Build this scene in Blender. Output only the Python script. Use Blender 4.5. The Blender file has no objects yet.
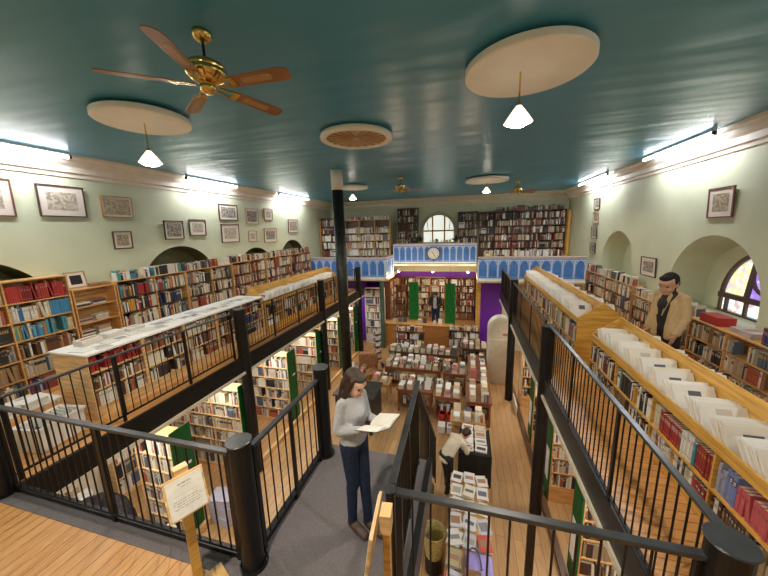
import bpy, math, random
from mathutils import Matrix, Vector
random.seed(7)
R = math.radians
S = bpy.context.scene
COL = S.collection

# ------------------------------------------------------------------ camera
F_PX = 304.72
cd = bpy.data.cameras.new('camera'); cam = bpy.data.objects.new('camera', cd); COL.objects.link(cam)
cd.sensor_fit = 'HORIZONTAL'; cd.sensor_width = 36; cd.lens = F_PX / 768 * 36
cd.clip_start = 0.05; cd.clip_end = 200
CAMZ = 2.8
CM = ((0.96490849, -0.02192974, 0.26166904), (0.26108621, 0.18649015, -0.94713009), (-0.02802838, 0.98221205, 0.18567148))
cam.matrix_world = Matrix.Translation((0, 0, CAMZ)) @ Matrix(CM).to_4x4()
S.camera = cam

def px(p):
    """picture position and depth of a world point (only used to rank books by size)"""
    v = Matrix(CM).transposed() @ (Vector(p) - Vector((0, 0, CAMZ)))
    if v.z > -0.05: return None
    return 384 + F_PX * v.x / -v.z, 288 - F_PX * v.y / -v.z, -v.z

# ------------------------------------------------------------------ world, exposure
w = bpy.data.worlds.new('world'); S.world = w; w.use_nodes = True
bg = w.node_tree.nodes['Background']; bg.inputs[0].default_value = (0.75, 0.85, 1.0, 1); bg.inputs[1].default_value = 1.2
S.view_settings.view_transform = 'Standard'; S.view_settings.look = 'None'
S.view_settings.gamma = 1; S.view_settings.use_curve_mapping = False
S.view_settings.exposure = 0.42
TUBE_W = 15; BULB_W = 140; LOWER_W = 40

def area(name, loc, rot, sx, sy, watts, col=(1, 1, 1)):
    l = bpy.data.lights.new(name, 'AREA'); l.shape = 'RECTANGLE'; l.size = sx; l.size_y = sy; l.energy = watts; l.color = col
    o = bpy.data.objects.new(name, l); o.location = loc; o.rotation_euler = rot; COL.objects.link(o); return o
def point(name, loc, watts, col=(1, .9, .78), r=.05):
    l = bpy.data.lights.new(name, 'POINT'); l.energy = watts; l.color = col; l.shadow_soft_size = r
    o = bpy.data.objects.new(name, l); o.location = loc; COL.objects.link(o); return o

# ------------------------------------------------------------------ places
XL, XR = -7.75, 4.62           # side walls
YB, YF = 16.8, -3.0            # back wall, wall behind
CZ = 4.42                      # ceiling
G = -3.0                       # ground floor
EL, ER = -4.95, 1.48           # gallery edges
YR = 1.76                      # edge of the front gallery

# ------------------------------------------------------------------ materials
def nt(name):
    m = bpy.data.materials.new(name); m.use_nodes = True; t = m.node_tree
    return m, t, t.nodes['Principled BSDF']
def mat(name, col, rough=.5, metal=0, noise=.08, scale=6, bump=0, emit=None, es=0, coat=0, spec=None, stretch=None):
    m, t, b = nt(name)
    b.inputs['Roughness'].default_value = rough; b.inputs['Metallic'].default_value = metal
    if spec is not None: b.inputs['Specular IOR Level'].default_value = spec
    if coat: b.inputs['Coat Weight'].default_value = coat; b.inputs['Coat Roughness'].default_value = .15
    tc = t.nodes.new('ShaderNodeTexCoord'); mp = t.nodes.new('ShaderNodeMapping'); n = t.nodes.new('ShaderNodeTexNoise')
    if stretch: mp.inputs['Scale'].default_value = stretch
    n.inputs['Scale'].default_value = scale; n.inputs['Detail'].default_value = 3
    t.links.new(tc.outputs['Object'], mp.inputs[0]); t.links.new(mp.outputs[0], n.inputs['Vector'])
    r = t.nodes.new('ShaderNodeValToRGB'); lo = [max(0, c * (1 - noise)) for c in col]; hi = [min(1, c * (1 + noise)) for c in col]
    r.color_ramp.elements[0].position = .35; r.color_ramp.elements[1].position = .65
    r.color_ramp.elements[0].color = (*lo, 1); r.color_ramp.elements[1].color = (*hi, 1)
    t.links.new(n.outputs[0], r.inputs[0]); t.links.new(r.outputs[0], b.inputs['Base Color'])
    if bump:
        bp = t.nodes.new('ShaderNodeBump'); bp.inputs['Strength'].default_value = bump; bp.inputs['Distance'].default_value = .02
        t.links.new(n.outputs[0], bp.inputs['Height']); t.links.new(bp.outputs[0], b.inputs['Normal'])
    if emit: b.inputs['Emission Color'].default_value = (*emit, 1); b.inputs['Emission Strength'].default_value = es
    return m
def planks(name, c1, c2, rot=0, pw=.14, rough=.35, length=2.2):
    m, t, b = nt(name); b.inputs['Roughness'].default_value = rough
    tc = t.nodes.new('ShaderNodeTexCoord'); mp = t.nodes.new('ShaderNodeMapping'); mp.inputs['Rotation'].default_value = (0, 0, rot)
    br = t.nodes.new('ShaderNodeTexBrick'); br.inputs['Scale'].default_value = 1; br.inputs['Brick Width'].default_value = length
    br.inputs['Row Height'].default_value = pw; br.inputs['Mortar Size'].default_value = .004; br.offset = .37
    br.inputs['Color1'].default_value = (*c1, 1); br.inputs['Color2'].default_value = (*c2, 1); br.inputs['Mortar'].default_value = (c1[0] * .35, c1[1] * .3, c1[2] * .25, 1)
    n = t.nodes.new('ShaderNodeTexNoise'); n.inputs['Scale'].default_value = 3; n.inputs['Detail'].default_value = 5
    m2 = t.nodes.new('ShaderNodeMapping'); m2.inputs['Scale'].default_value = (1, 14, 1)
    mx = t.nodes.new('ShaderNodeMix'); mx.data_type = 'RGBA'; mx.blend_type = 'MULTIPLY'; mx.inputs[0].default_value = .45
    rr = t.nodes.new('ShaderNodeValToRGB'); rr.color_ramp.elements[0].color = (.5, .42, .34, 1); rr.color_ramp.elements[0].position = .3; rr.color_ramp.elements[1].position = .62
    L = t.links.new
    L(tc.outputs['Object'], mp.inputs[0]); L(mp.outputs[0], br.inputs['Vector']); L(mp.outputs[0], m2.inputs[0]); L(m2.outputs[0], n.inputs['Vector'])
    L(n.outputs[0], rr.inputs[0]); L(br.outputs[0], mx.inputs[6]); L(rr.outputs[0], mx.inputs[7]); L(mx.outputs[2], b.inputs['Base Color'])
    return m
def wood(name, c, rough=.4, stretch=(1, 1, 12)):
    return mat(name, c, rough, noise=.22, scale=2.2, stretch=stretch)
def attr_mat(name, rough=.5):
    m, t, b = nt(name); a = t.nodes.new('ShaderNodeAttribute'); a.attribute_name = 'Col'
    b.inputs['Roughness'].default_value = rough; t.links.new(a.outputs['Color'], b.inputs['Base Color']); return m
def emis(name, col, s):
    m, t, b = nt(name); b.inputs['Base Color'].default_value = (*col, 1); b.inputs['Emission Color'].default_value = (*col, 1); b.inputs['Emission Strength'].default_value = s; return m
def voro(name, cols, scale, emit=0, rough=.3):
    m, t, b = nt(name); tc = t.nodes.new('ShaderNodeTexCoord'); v = t.nodes.new('ShaderNodeTexVoronoi'); v.inputs['Scale'].default_value = scale
    sp = t.nodes.new('ShaderNodeSeparateColor'); r = t.nodes.new('ShaderNodeValToRGB'); r.color_ramp.interpolation = 'CONSTANT'
    for i, c in enumerate(cols):
        p = i / len(cols)
        e = r.color_ramp.elements[i] if i < 2 else r.color_ramp.elements.new(p)
        e.position = p; e.color = (*c, 1)
    L = t.links.new; L(tc.outputs['Object'], v.inputs['Vector']); L(v.outputs['Color'], sp.inputs[0]); L(sp.outputs[0], r.inputs[0]); L(r.outputs[0], b.inputs['Base Color'])
    if emit: L(r.outputs[0], b.inputs['Emission Color']); b.inputs['Emission Strength'].default_value = emit
    b.inputs['Roughness'].default_value = rough; return m

M = {}
M['wall'] = mat('sage_plaster', (.60, .63, .46), .62, noise=.04, scale=1.3, bump=.04)
M['olive'] = mat('olive_recess', (.11, .115, .045), .6, noise=.08)  # darker olive than the wall, inside the left recesses
M['purple'] = mat('purple_paint', (.17, .02, .50), .45, noise=.08)
M['cream'] = mat('cream_paint', (.72, .66, .52), .45, noise=.05)
M['cornice'] = mat('cornice_paint', (.80, .73, .64), .45, noise=.04)
M['floor_g'] = planks('gallery_boards', (.80, .42, .15), (.70, .34, .11), 0, .11, .34)
M['floor_g2'] = planks('gallery_boards_long', (.80, .43, .16), (.70, .35, .12), R(90), .12, .38)
M['floor_l'] = planks('shop_boards', (.56, .34, .15), (.48, .28, .12), R(90), .16, .42)
M['mat'] = mat('grey_carpet', (.17, .155, .165), .9, noise=.25, scale=160, bump=.3)
M['metal'] = mat('black_painted_steel', (.012, .012, .013), .38, 0.3, noise=.2)
M['rail'] = mat('dark_grey_handrail', (.085, .09, .10), .28, 0.5, noise=.15)
M['flue'] = mat('flue_steel', (.035, .035, .03), .42, .5, noise=.3)
M['pine'] = wood('pine', (.68, .38, .14))
M['pine_l'] = wood('pale_pine', (.76, .50, .24))
M['oak'] = wood('oak', (.50, .28, .10))
M['yellowwood'] = wood('honey_wood', (.66, .37, .08))
M['darkwood'] = wood('dark_shelf_wood', (.11, .055, .03))
M['redwood'] = wood('red_brown_wood', (.22, .075, .03))
M['white'] = mat('white_paint', (.78, .76, .72), .5, noise=.03)
M['paper'] = mat('white_paper', (.84, .82, .77), .6, noise=.05, scale=20)
M['card'] = mat('mount_card', (.74, .70, .62), .6, noise=.05, scale=10)
M['green'] = mat('green_banner', (.0, .10, .018), .55, noise=.2, scale=14)
M['brass'] = mat('brass', (.75, .52, .18), .16, 1.0, noise=.05)
M['blade'] = wood('fan_blade_wood', (.30, .13, .045), .35, (1, 1, 1))
M['cane'] = mat('fan_cane', (.42, .27, .12), .5, noise=.25, scale=90)
M['disc'] = mat('disc_cream_darkened', (.52, .45, .34), .6, noise=.03, scale=2)  # face colour darkened so the side-lit rim stands out
M['discrim_lit'] = mat('disc_rim_lit', (.90, .89, .82), .5, noise=.02)  # sideways light of the strips put into a brighter rim colour
M['blue1'] = mat('pale_blue_paint', (.25, .42, .82), .42, noise=.05)
M['blue2'] = mat('mid_blue_paint', (.07, .21, .58), .4, noise=.12, scale=3)
M['blue3'] = mat('off_white_blue', (.66, .75, .90), .45, noise=.04)
M['pinkrail'] = mat('pinkish_rail', (.62, .46, .40), .45, noise=.05)
M['black'] = mat('black_cloth', (.012, .011, .013), .8, noise=.3, scale=30)
M['blackp'] = mat('black_plastic', (.02, .02, .022), .4, noise=.1)
M['skin'] = mat('skin', (.66, .39, .28), .5, noise=.05, scale=15)
M['skin_d'] = mat('skin_tan', (.52, .29, .19), .5, noise=.06, scale=15)
M['hair'] = mat('dark_brown_hair', (.035, .015, .008), .45, noise=.5, scale=40, stretch=(4, 4, .6), bump=.3)
M['hair_b'] = mat('black_hair', (.012, .009, .008), .9, noise=.4, scale=60, bump=.3)
M['sweater'] = mat('grey_knit', (.46, .47, .51), .9, noise=.08, scale=50, bump=.25)
M['jeans'] = mat('navy_denim', (.009, .022, .065), .75, noise=.25, scale=24)
M['blazer'] = mat('tan_blazer_cloth', (.52, .37, .20), .85, noise=.08, scale=40, bump=.15)
M['shirt'] = mat('black_shirt', (.012, .012, .015), .7, noise=.2)
M['offwhite'] = mat('cream_knit', (.68, .60, .46), .85, noise=.08, scale=30)
M['lips'] = mat('lips', (.45, .14, .11), .45)
M['eye'] = mat('eye_dark', (.02, .012, .01), .2)
M['trainer'] = mat('brown_shoe', (.10, .06, .05), .6, noise=.3, scale=30)
M['tubeglow'] = emis('tube_glow', (.93, .95, 1.0), 11)
M['bulbglow'] = emis('bulb_glow', (1, .92, .80), 40)
M['shade'] = mat('pendant_glass', (.85, .72, .62), .3, emit=(1, .80, .66), es=1.3)
M['spotglow'] = emis('spot_glow', (1, .72, .42), 14)
M['lavender'] = mat('lavender_box', (.35, .30, .72), .5, noise=.1)
M['print_tan'] = voro('engraving_tan', [(.45, .36, .24), (.34, .27, .18), (.52, .43, .30), (.26, .21, .15)], 26)
M['print_grey'] = voro('engraving_grey', [(.36, .33, .28), (.22, .20, .18), (.46, .42, .34), (.13, .12, .11)], 24)
M['print_pale'] = voro('engraving_pale', [(.55, .48, .38), (.44, .38, .30), (.62, .55, .45), (.36, .30, .24)], 22)
M['frame_dark'] = mat('frame_dark', (.07, .04, .035), .35)
M['frame_red'] = mat('frame_red_brown', (.20, .08, .06), .35)
M['frame_gold'] = mat('frame_gold', (.42, .27, .11), .35)
M['matboard'] = mat('mat_board', (.78, .70, .62), .6, noise=.03)
M['book'] = attr_mat('book_cloth_and_paper', .5)
M['glass_w'] = emis('daylit_glass', (.80, .84, .76), .62)
M['stain_p'] = voro('stained_purple', [(.25, .12, .80), (.45, .35, .85), (.70, .62, .90), (.35, .2, .75)], 12, .75)
M['stain_y'] = voro('stained_yellow', [(.75, .70, .30), (.80, .80, .62), (.60, .55, .60), (.70, .76, .62)], 12, .8)
M['stain_m'] = voro('stained_pale', [(.72, .80, .74), (.82, .82, .62), (.62, .74, .80), (.55, .40, .45), (.80, .85, .78), (.78, .82, .72)], 11, .85)
M['red'] = mat('red_tub', (.55, .03, .02), .4)
M['redbox'] = mat('red_box_file', (.42, .03, .03), .5)
M['tan'] = mat('tan_leather', (.30, .14, .06), .6, noise=.3, scale=10)

# glossy teal ceiling with brush undulation
m, t, b = nt('teal_gloss_ceiling'); M['ceil'] = m
b.inputs['Base Color'].default_value = (.065, .30, .47, 1); b.inputs['Roughness'].default_value = .29; b.inputs['Specular IOR Level'].default_value = .5
tc = t.nodes.new('ShaderNodeTexCoord'); mp = t.nodes.new('ShaderNodeMapping'); mp.inputs['Scale'].default_value = (.5, 1.9, 1)
n1 = t.nodes.new('ShaderNodeTexNoise'); n1.inputs['Scale'].default_value = 1.25; n1.inputs['Detail'].default_value = 1.2
bp = t.nodes.new('ShaderNodeBump'); bp.inputs['Strength'].default_value = .5; bp.inputs['Distance'].default_value = .055
t.links.new(tc.outputs['Object'], mp.inputs[0]); t.links.new(mp.outputs[0], n1.inputs['Vector']); t.links.new(n1.outputs[0], bp.inputs['Height']); t.links.new(bp.outputs[0], b.inputs['Normal'])

# ------------------------------------------------------------------ mesh building
class MB:
    def __init__(s): s.v = []; s.f = []; s.m = []; s.c = []
    def add(s, vs, fs, mi=0, col=None):
        o = len(s.v); s.v += [tuple(v) for v in vs]
        for f in fs: s.f.append([o + i for i in f]); s.m.append(mi); s.c.append(col)
        return s
    def box(s, x0, x1, y0, y1, z0, z1, mi=0, col=None):
        return s.add([(x0, y0, z0), (x1, y0, z0), (x1, y1, z0), (x0, y1, z0), (x0, y0, z1), (x1, y0, z1), (x1, y1, z1), (x0, y1, z1)],
                     [(0, 3, 2, 1), (4, 5, 6, 7), (0, 1, 5, 4), (1, 2, 6, 5), (2, 3, 7, 6), (3, 0, 4, 7)], mi, col)
    def mbox(s, mtx, x0, x1, y0, y1, z0, z1, mi=0, col=None):
        o = len(s.v); s.box(x0, x1, y0, y1, z0, z1, mi, col)
        for i in range(o, len(s.v)): s.v[i] = tuple(mtx @ Vector(s.v[i]))
        return s
    def tube(s, p0, p1, r0, r1=None, n=10, mi=0, cap=True, col=None):
        if r1 is None: r1 = r0
        p0, p1 = Vector(p0), Vector(p1); d = (p1 - p0).normalized(); a = d.orthogonal().normalized(); b = d.cross(a)
        vs = []
        for p, r in ((p0, r0), (p1, r1)):
            for i in range(n):
                t = 2 * math.pi * i / n; vs.append(p + a * (r * math.cos(t)) + b * (r * math.sin(t)))
        fs = [(i, (i + 1) % n, n + (i + 1) % n, n + i) for i in range(n)]
        if cap: fs += [tuple(range(n))[::-1], tuple(range(n, 2 * n))]
        return s.add(vs, fs, mi, col)
    def lathe(s, prof, c=(0, 0, 0), n=32, mi=0, col=None):
        """profile of (radius, z) turned about a vertical axis"""
        vs = []; k = len(prof)
        for r, z in prof:
            for i in range(n):
                t = 2 * math.pi * i / n; vs.append((c[0] + r * math.cos(t), c[1] + r * math.sin(t), c[2] + z))
        fs = []
        for j in range(k - 1):
            for i in range(n):
                a, b2 = j * n + i, j * n + (i + 1) % n
                fs.append((a, b2, b2 + n, a + n))
        if prof[0][0] > 1e-4: fs.append(tuple(range(n))[::-1])
        if prof[-1][0] > 1e-4: fs.append(tuple(range((k - 1) * n, k * n)))
        return s.add(vs, fs, mi, col)
    def prism(s, poly, fn, d0, d1, mi=0, col=None):
        """2-D polygon extruded; fn(u, v, d) -> point"""
        n = len(poly); vs = [fn(u, v, d0) for u, v in poly] + [fn(u, v, d1) for u, v in poly]
        fs = [tuple(range(n))[::-1], tuple(range(n, 2 * n))] + [(i, (i + 1) % n, n + (i + 1) % n, n + i) for i in range(n)]
        return s.add(vs, fs, mi, col)
    def ball(s, c, r, mi=0, nu=12, nv=8, mtx=None, col=None):
        rx, ry, rz = (r, r, r) if isinstance(r, (int, float)) else r
        vs = [(0, 0, rz)]
        for j in range(1, nv):
            ph = math.pi * j / nv
            for i in range(nu):
                t = 2 * math.pi * i / nu; vs.append((rx * math.sin(ph) * math.cos(t), ry * math.sin(ph) * math.sin(t), rz * math.cos(ph)))
        vs.append((0, 0, -rz)); last = len(vs) - 1
        fs = [(0, 1 + i, 1 + (i + 1) % nu) for i in range(nu)]
        for j in range(nv - 2):
            for i in range(nu):
                a = 1 + j * nu + i; b2 = 1 + j * nu + (i + 1) % nu; fs.append((a, a + nu, b2 + nu, b2))
        fs += [(last, 1 + (nv - 2) * nu + (i + 1) % nu, 1 + (nv - 2) * nu + i) for i in range(nu)]
        c = Vector(c)
        vs = [(mtx @ Vector(v) if mtx else Vector(v)) + c for v in vs]
        return s.add(vs, fs, mi, col)
    def mesh(s, name, mats, smooth=False):
        me = bpy.data.meshes.new(name); me.from_pydata(s.v, [], s.f)
        if not isinstance(mats, (list, tuple)): mats = [mats]
        for m in mats: me.materials.append(M[m] if isinstance(m, str) else m)
        if len(mats) > 1: me.polygons.foreach_set('material_index', s.m)
        if any(c is not None for c in s.c):
            ca = me.color_attributes.new('Col', 'FLOAT_COLOR', 'CORNER'); buf = []
            for f, c in zip(s.f, s.c):
                c = c or (.5, .5, .5)
                buf += [c[0], c[1], c[2], 1.0] * len(f)
            ca.data.foreach_set('color', buf)
        if smooth: me.shade_smooth()
        me.validate(); me.update(); return me
def obj(name, mb, mats, parent=None, smooth=False, loc=None, bevel=0, label=None):
    me = mb.mesh(name, mats, smooth) if isinstance(mb, MB) else mb
    o = bpy.data.objects.new(name, me); COL.objects.link(o)
    if parent: o.parent = parent
    if loc is not None: o.location = loc
    if bevel:
        bv = o.modifiers.new('bevel', 'BEVEL'); bv.width = bevel; bv.segments = 2; bv.limit_method = 'ANGLE'
    if label: o['label'] = label
    return o
def thing(name, label, cat, loc=(0, 0, 0), rz=0, group=None):
    o = bpy.data.objects.new(name, None); o.empty_display_size = .1; COL.objects.link(o); o.location = loc; o.rotation_euler = (0, 0, rz)
    o['label'] = label; o['category'] = cat
    if group: o['group'] = group
    return o
def tag(o, label, cat, group=None):
    o['label'] = label; o['category'] = cat
    if group: o['group'] = group
    return o
def struct(name, mb, mats, parent=None, smooth=False):
    o = obj(name, mb, mats, parent, smooth)
    o['kind'] = 'structure'; return o
def frame(loc, rz): return Matrix.Translation(loc) @ Matrix.Rotation(rz, 4, 'Z')
def ordn(n):
    return f"{n}{'th' if 10 <= n % 100 <= 20 else {1: 'st', 2: 'nd', 3: 'rd'}.get(n % 10, 'th')}"

# ================================================================== THE SETTING
# side walls with arched recesses
def arch_wall(name, x, out, y0, y1, z0, z1, arches, depth, mats):
    """out = +1 when the recess goes towards +x. arches: (centre y, springing z, radius, sill z, splay)"""
    mb = MB(); N = 24
    arches = sorted(arches); cur = y0; back = x + out * depth
    for cy, cz, r, sill, sp in arches:
        if cy - r > cur: mb.add([(x, cur, z0), (x, cy - r, z0), (x, cy - r, z1), (x, cur, z1)], [(0, 1, 2, 3)])
        ys = [cy - r * math.cos(math.pi * i / N) for i in range(N + 1)]; zs = [cz + r * math.sin(math.pi * i / N) for i in range(N + 1)]
        for i in range(N):
            a, b_, za, zb = ys[i], ys[i + 1], zs[i], zs[i + 1]
            mb.add([(x, a, za), (x, b_, zb), (x, b_, z1), (x, a, z1)], [(0, 1, 2, 3)])
            mb.add([(x, a, z0), (x, b_, z0), (x, b_, sill), (x, a, sill)], [(0, 1, 2, 3)])
            def bk(y, z): return (back, cy + (y - cy) * sp, cz + (z - cz) * sp)
            mb.add([(x, a, za), (x, b_, zb), bk(b_, zb), bk(a, za)], [(0, 1, 2, 3)], 1)
            B0, B1 = bk(a, za), bk(b_, zb)
            mb.add([(back, B0[1], sill), (back, B1[1], sill), B1, B0], [(0, 1, 2, 3)], 1)
            mb.add([(x, a, sill), (x, b_, sill), (back, B1[1], sill), (back, B0[1], sill)], [(0, 1, 2, 3)], 1)
        for sy in (-1, 1):
            mb.add([(x, cy + sy * r, sill), (x, cy + sy * r, cz), (back, cy + sy * r * sp, cz), (back, cy + sy * r * sp, sill)], [(0, 1, 2, 3)], 1)
        cur = cy + r
    mb.add([(x, cur, z0), (x, y1, z0), (x, y1, z1), (x, cur, z1)], [(0, 1, 2, 3)])
    return struct(name, mb, mats)
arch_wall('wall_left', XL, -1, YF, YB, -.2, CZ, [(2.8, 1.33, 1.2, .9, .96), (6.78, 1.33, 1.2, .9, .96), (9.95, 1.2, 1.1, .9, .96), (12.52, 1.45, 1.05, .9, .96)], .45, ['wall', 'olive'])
arch_wall('wall_right', XR, 1, YF, YB, -.2, CZ, [(3.3, 1.33, 1.2, .95, .86), (7.45, 1.33, 1.2, .95, .86), (11.45, 1.5, 1.08, .95, .86)], .62, ['wall', 'wall'])
struct('wall_left.001', MB().box(XL - .2, XL, YF, YB, G, -.2), 'cream')
struct('wall_right.001', MB().box(XR, XR + .2, YF, YB, G, -.2), 'cream')
# back wall with the round-headed window opening
mb = MB(); cx, cz, r, N = -1.53, 2.72, .98, 24
mb.add([(XL, YB, .5), (cx - r, YB, .5), (cx - r, YB, CZ), (XL, YB, CZ)], [(0, 1, 2, 3)])
mb.add([(cx + r, YB, .5), (XR, YB, .5), (XR, YB, CZ), (cx + r, YB, CZ)], [(0, 1, 2, 3)])
mb.add([(cx - r, YB, .5), (cx + r, YB, .5), (cx + r, YB, 2.0), (cx - r, YB, 2.0)], [(0, 1, 2, 3)])
for i in range(N):
    a0, a1 = math.pi * i / N, math.pi * (i + 1) / N
    xa, xb, za, zb = cx - r * math.cos(a0), cx - r * math.cos(a1), cz + r * math.sin(a0), cz + r * math.sin(a1)
    mb.add([(xa, YB, za), (xb, YB, zb), (xb, YB, CZ), (xa, YB, CZ)], [(0, 1, 2, 3)])
    mb.add([(xa, YB, za), (xb, YB, zb), (xb, YB + .25, zb), (xa, YB + .25, za)], [(0, 1, 2, 3)])
for sx in (-1, 1): mb.add([(cx + sx * r, YB, 2.0), (cx + sx * r, YB, cz), (cx + sx * r, YB + .25, cz), (cx + sx * r, YB + .25, 2.0)], [(0, 1, 2, 3)])
mb.add([(cx - r, YB, 2.0), (cx + r, YB, 2.0), (cx + r, YB + .25, 2.0), (cx - r, YB + .25, 2.0)], [(0, 1, 2, 3)])
struct('wall_back', mb, 'wall')
struct('wall_back.001', MB().box(XL, XR, YB, YB + .2, G, .5), 'purple')
struct('wall_front', MB().box(XL, XR, YF - .2, YF, G, CZ), 'wall')
struct('ceiling', MB().box(XL - .3, XR + .3, YF - .2, YB + .3, CZ, CZ + .2), 'ceil')
struct('floor', MB().box(XL - .2, XR + .2, YF, YB, G - .1, G), 'floor_l')
# gallery floors
struct('floor_gallery_front', MB().box(EL, ER, YF, YR - .14, -.2, 0), 'floor_g2')
struct('floor_gallery_left', MB().box(XL, EL, YF, 13.9, -.2, 0), 'floor_g2')
struct('floor_gallery_right', MB().box(ER, XR, YF, 13.9, -.2, 0), 'floor_g')
mb = MB(); mb.box(EL, -1.72, YR - .14, YR, -.2, .004); mb.box(-.42, ER, YR - .14, YR, -.2, .004); mb.box(-1.72, -.42, YR - .14, 3.3, -.2, .004)
mb.box(-1.6, -.42, -1.2, YR - .14, .001, .006); struct('floor_landing', mb, 'mat')
# beams along the gallery edges
def beam(name, x0, x1, y0, y1):
    mb = MB(); mb.box(x0, x1, y0, y1, -.30, .05); struct(name, mb, 'metal')
beam('trim_1', EL, EL + .06, YR, 13.9); beam('trim_2', ER - .06, ER, YR, 13.9)
beam('trim_3', EL, -1.72, YR, YR + .06); beam('trim_4', -.42, ER - .06, YR, YR + .06)
beam('trim_5', -1.78, -1.72, YR + .06, 3.3); beam('trim_6', -.42, -.36, YR + .06, 3.3)
struct('trim_7', MB().box(EL, EL + .09, YR + .06, 13.9, -.36, -.30), 'cream')
struct('trim_8', MB().box(ER - .09, ER, YR + .06, 13.9, -.36, -.30), 'cream')
struct('ceiling_under_gallery_left', MB().box(XL, EL, YF, 13.9, -.24, -.2), 'cream')
struct('ceiling_under_gallery_right', MB().box(ER, XR, YF, 13.9, -.24, -.2), 'cream')
# low plinth along the open shop floor
struct('trim_9', MB().box(1.62, 1.72, 4.2, 15.0, G, G + .11), 'darkwood')
struct('trim_10', MB().box(-5.05, -4.97, 1.9, 13.0, G, G + .11), 'pine_l')
# cornices
prof = [(0, CZ), (0, CZ - .40), (.03, CZ - .40), (.04, CZ - .33), (.09, CZ - .31), (.10, CZ - .2), (.17, CZ - .15), (.19, CZ - .08), (.28, CZ - .05), (.30, CZ)]
struct('trim_11', MB().prism(prof, lambda u, v, d: (XL + u, d, v), YF, YB), 'cornice')
struct('trim_12', MB().prism(prof, lambda u, v, d: (XR - u, d, v), YF, YB), 'cornice')
struct('trim_13', MB().prism(prof, lambda u, v, d: (d, YB - u, v), XL, XR), 'cream')
# raised counter dais at the back, walls under the side balconies
struct('floor_dais', MB().box(-4.3, .45, 14.75, YB, G, -2.1), 'floor_l')
struct('wall_partition_right', MB().box(.62, 1.62, 14.8, 14.95, G, .4), 'purple')
struct('wall_partition_right.001', MB().box(1.62, XR, 14.8, 14.95, G, .4), 'cream')
struct('wall_partition_left', MB().box(XL, -5.1, 14.8, 14.95, G, .4), 'purple')
tag(obj('wooden_pillar', MB().box(.42, .62, 14.2, 14.45, -2.35, .4), 'yellowwood', bevel=.01), 'pale yellow wooden pillar beside the purple wall under the right balcony', 'pillar')
tag(obj('green_pillar', MB().tube((-3.98, 14.0, G), (-3.98, 14.0, .4), .11, n=12), mat('green_pillar_paint', (.06, .12, .09), .5)), 'dark green round pillar under the corner of the left balcony', 'pillar')
# balconies: floors
struct('floor_balcony_right', MB().box(.45, XR, 13.9, YB, .42, .6), 'cream')
struct('floor_balcony_left', MB().box(XL, -3.75, 13.9, YB, .42, .6), 'cream')
struct('floor_balcony_middle', MB().box(-3.75, .45, 15.5, YB, .98, 1.1), 'cream')

# windows
def back_window():
    fr = MB(); Y = YB + .12
    N = 32; ro, ri = .98, .80
    for i in range(N):
        a0, a1 = math.pi * i / N, math.pi * (i + 1) / N
        q = [(cx - R_ * math.cos(a), cz + R_ * math.sin(a)) for R_, a in ((ro, a0), (ro, a1), (ri, a1), (ri, a0))]
        fr.prism(q, lambda u, v, d: (u, d, v), YB - .03, Y + .05)
    fr.box(cx - .98, cx - .80, YB - .03, Y + .05, 2.0, cz); fr.box(cx + .80, cx + .98, YB - .03, Y + .05, 2.0, cz); fr.box(cx - .98, cx + .98, YB - .03, Y + .05, 2.0, 2.1)
    o = struct('window_1', fr, mat('sage_frame', (.42, .42, .30), .5))
    mu = MB(); mu.box(cx - .36, cx - .28, Y - .03, Y + .04, 2.1, 3.52); mu.box(cx + .28, cx + .36, Y - .03, Y + .04, 2.1, 3.52)
    mu.box(cx - .86, cx + .86, Y - .03, Y + .04, cz - .06, cz + .02)
    for sx in (-1, 1): mu.tube((cx + sx * .55, Y, cz), (cx + sx * .62, Y, cz + .55), .018)
    obj('mullion', mu, M['oak'], o)
    pane = MB(); pts = [(cx - .88, 2.06)] + [(cx - .88 * math.cos(math.pi * i / 24), cz + .88 * math.sin(math.pi * i / 24)) for i in range(25)] + [(cx + .88, 2.06)]
    pane.prism(pts, lambda u, v, d: (u, d, v), Y, Y + .01); obj('pane', pane, 'glass_w', o)
back_window()
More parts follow.
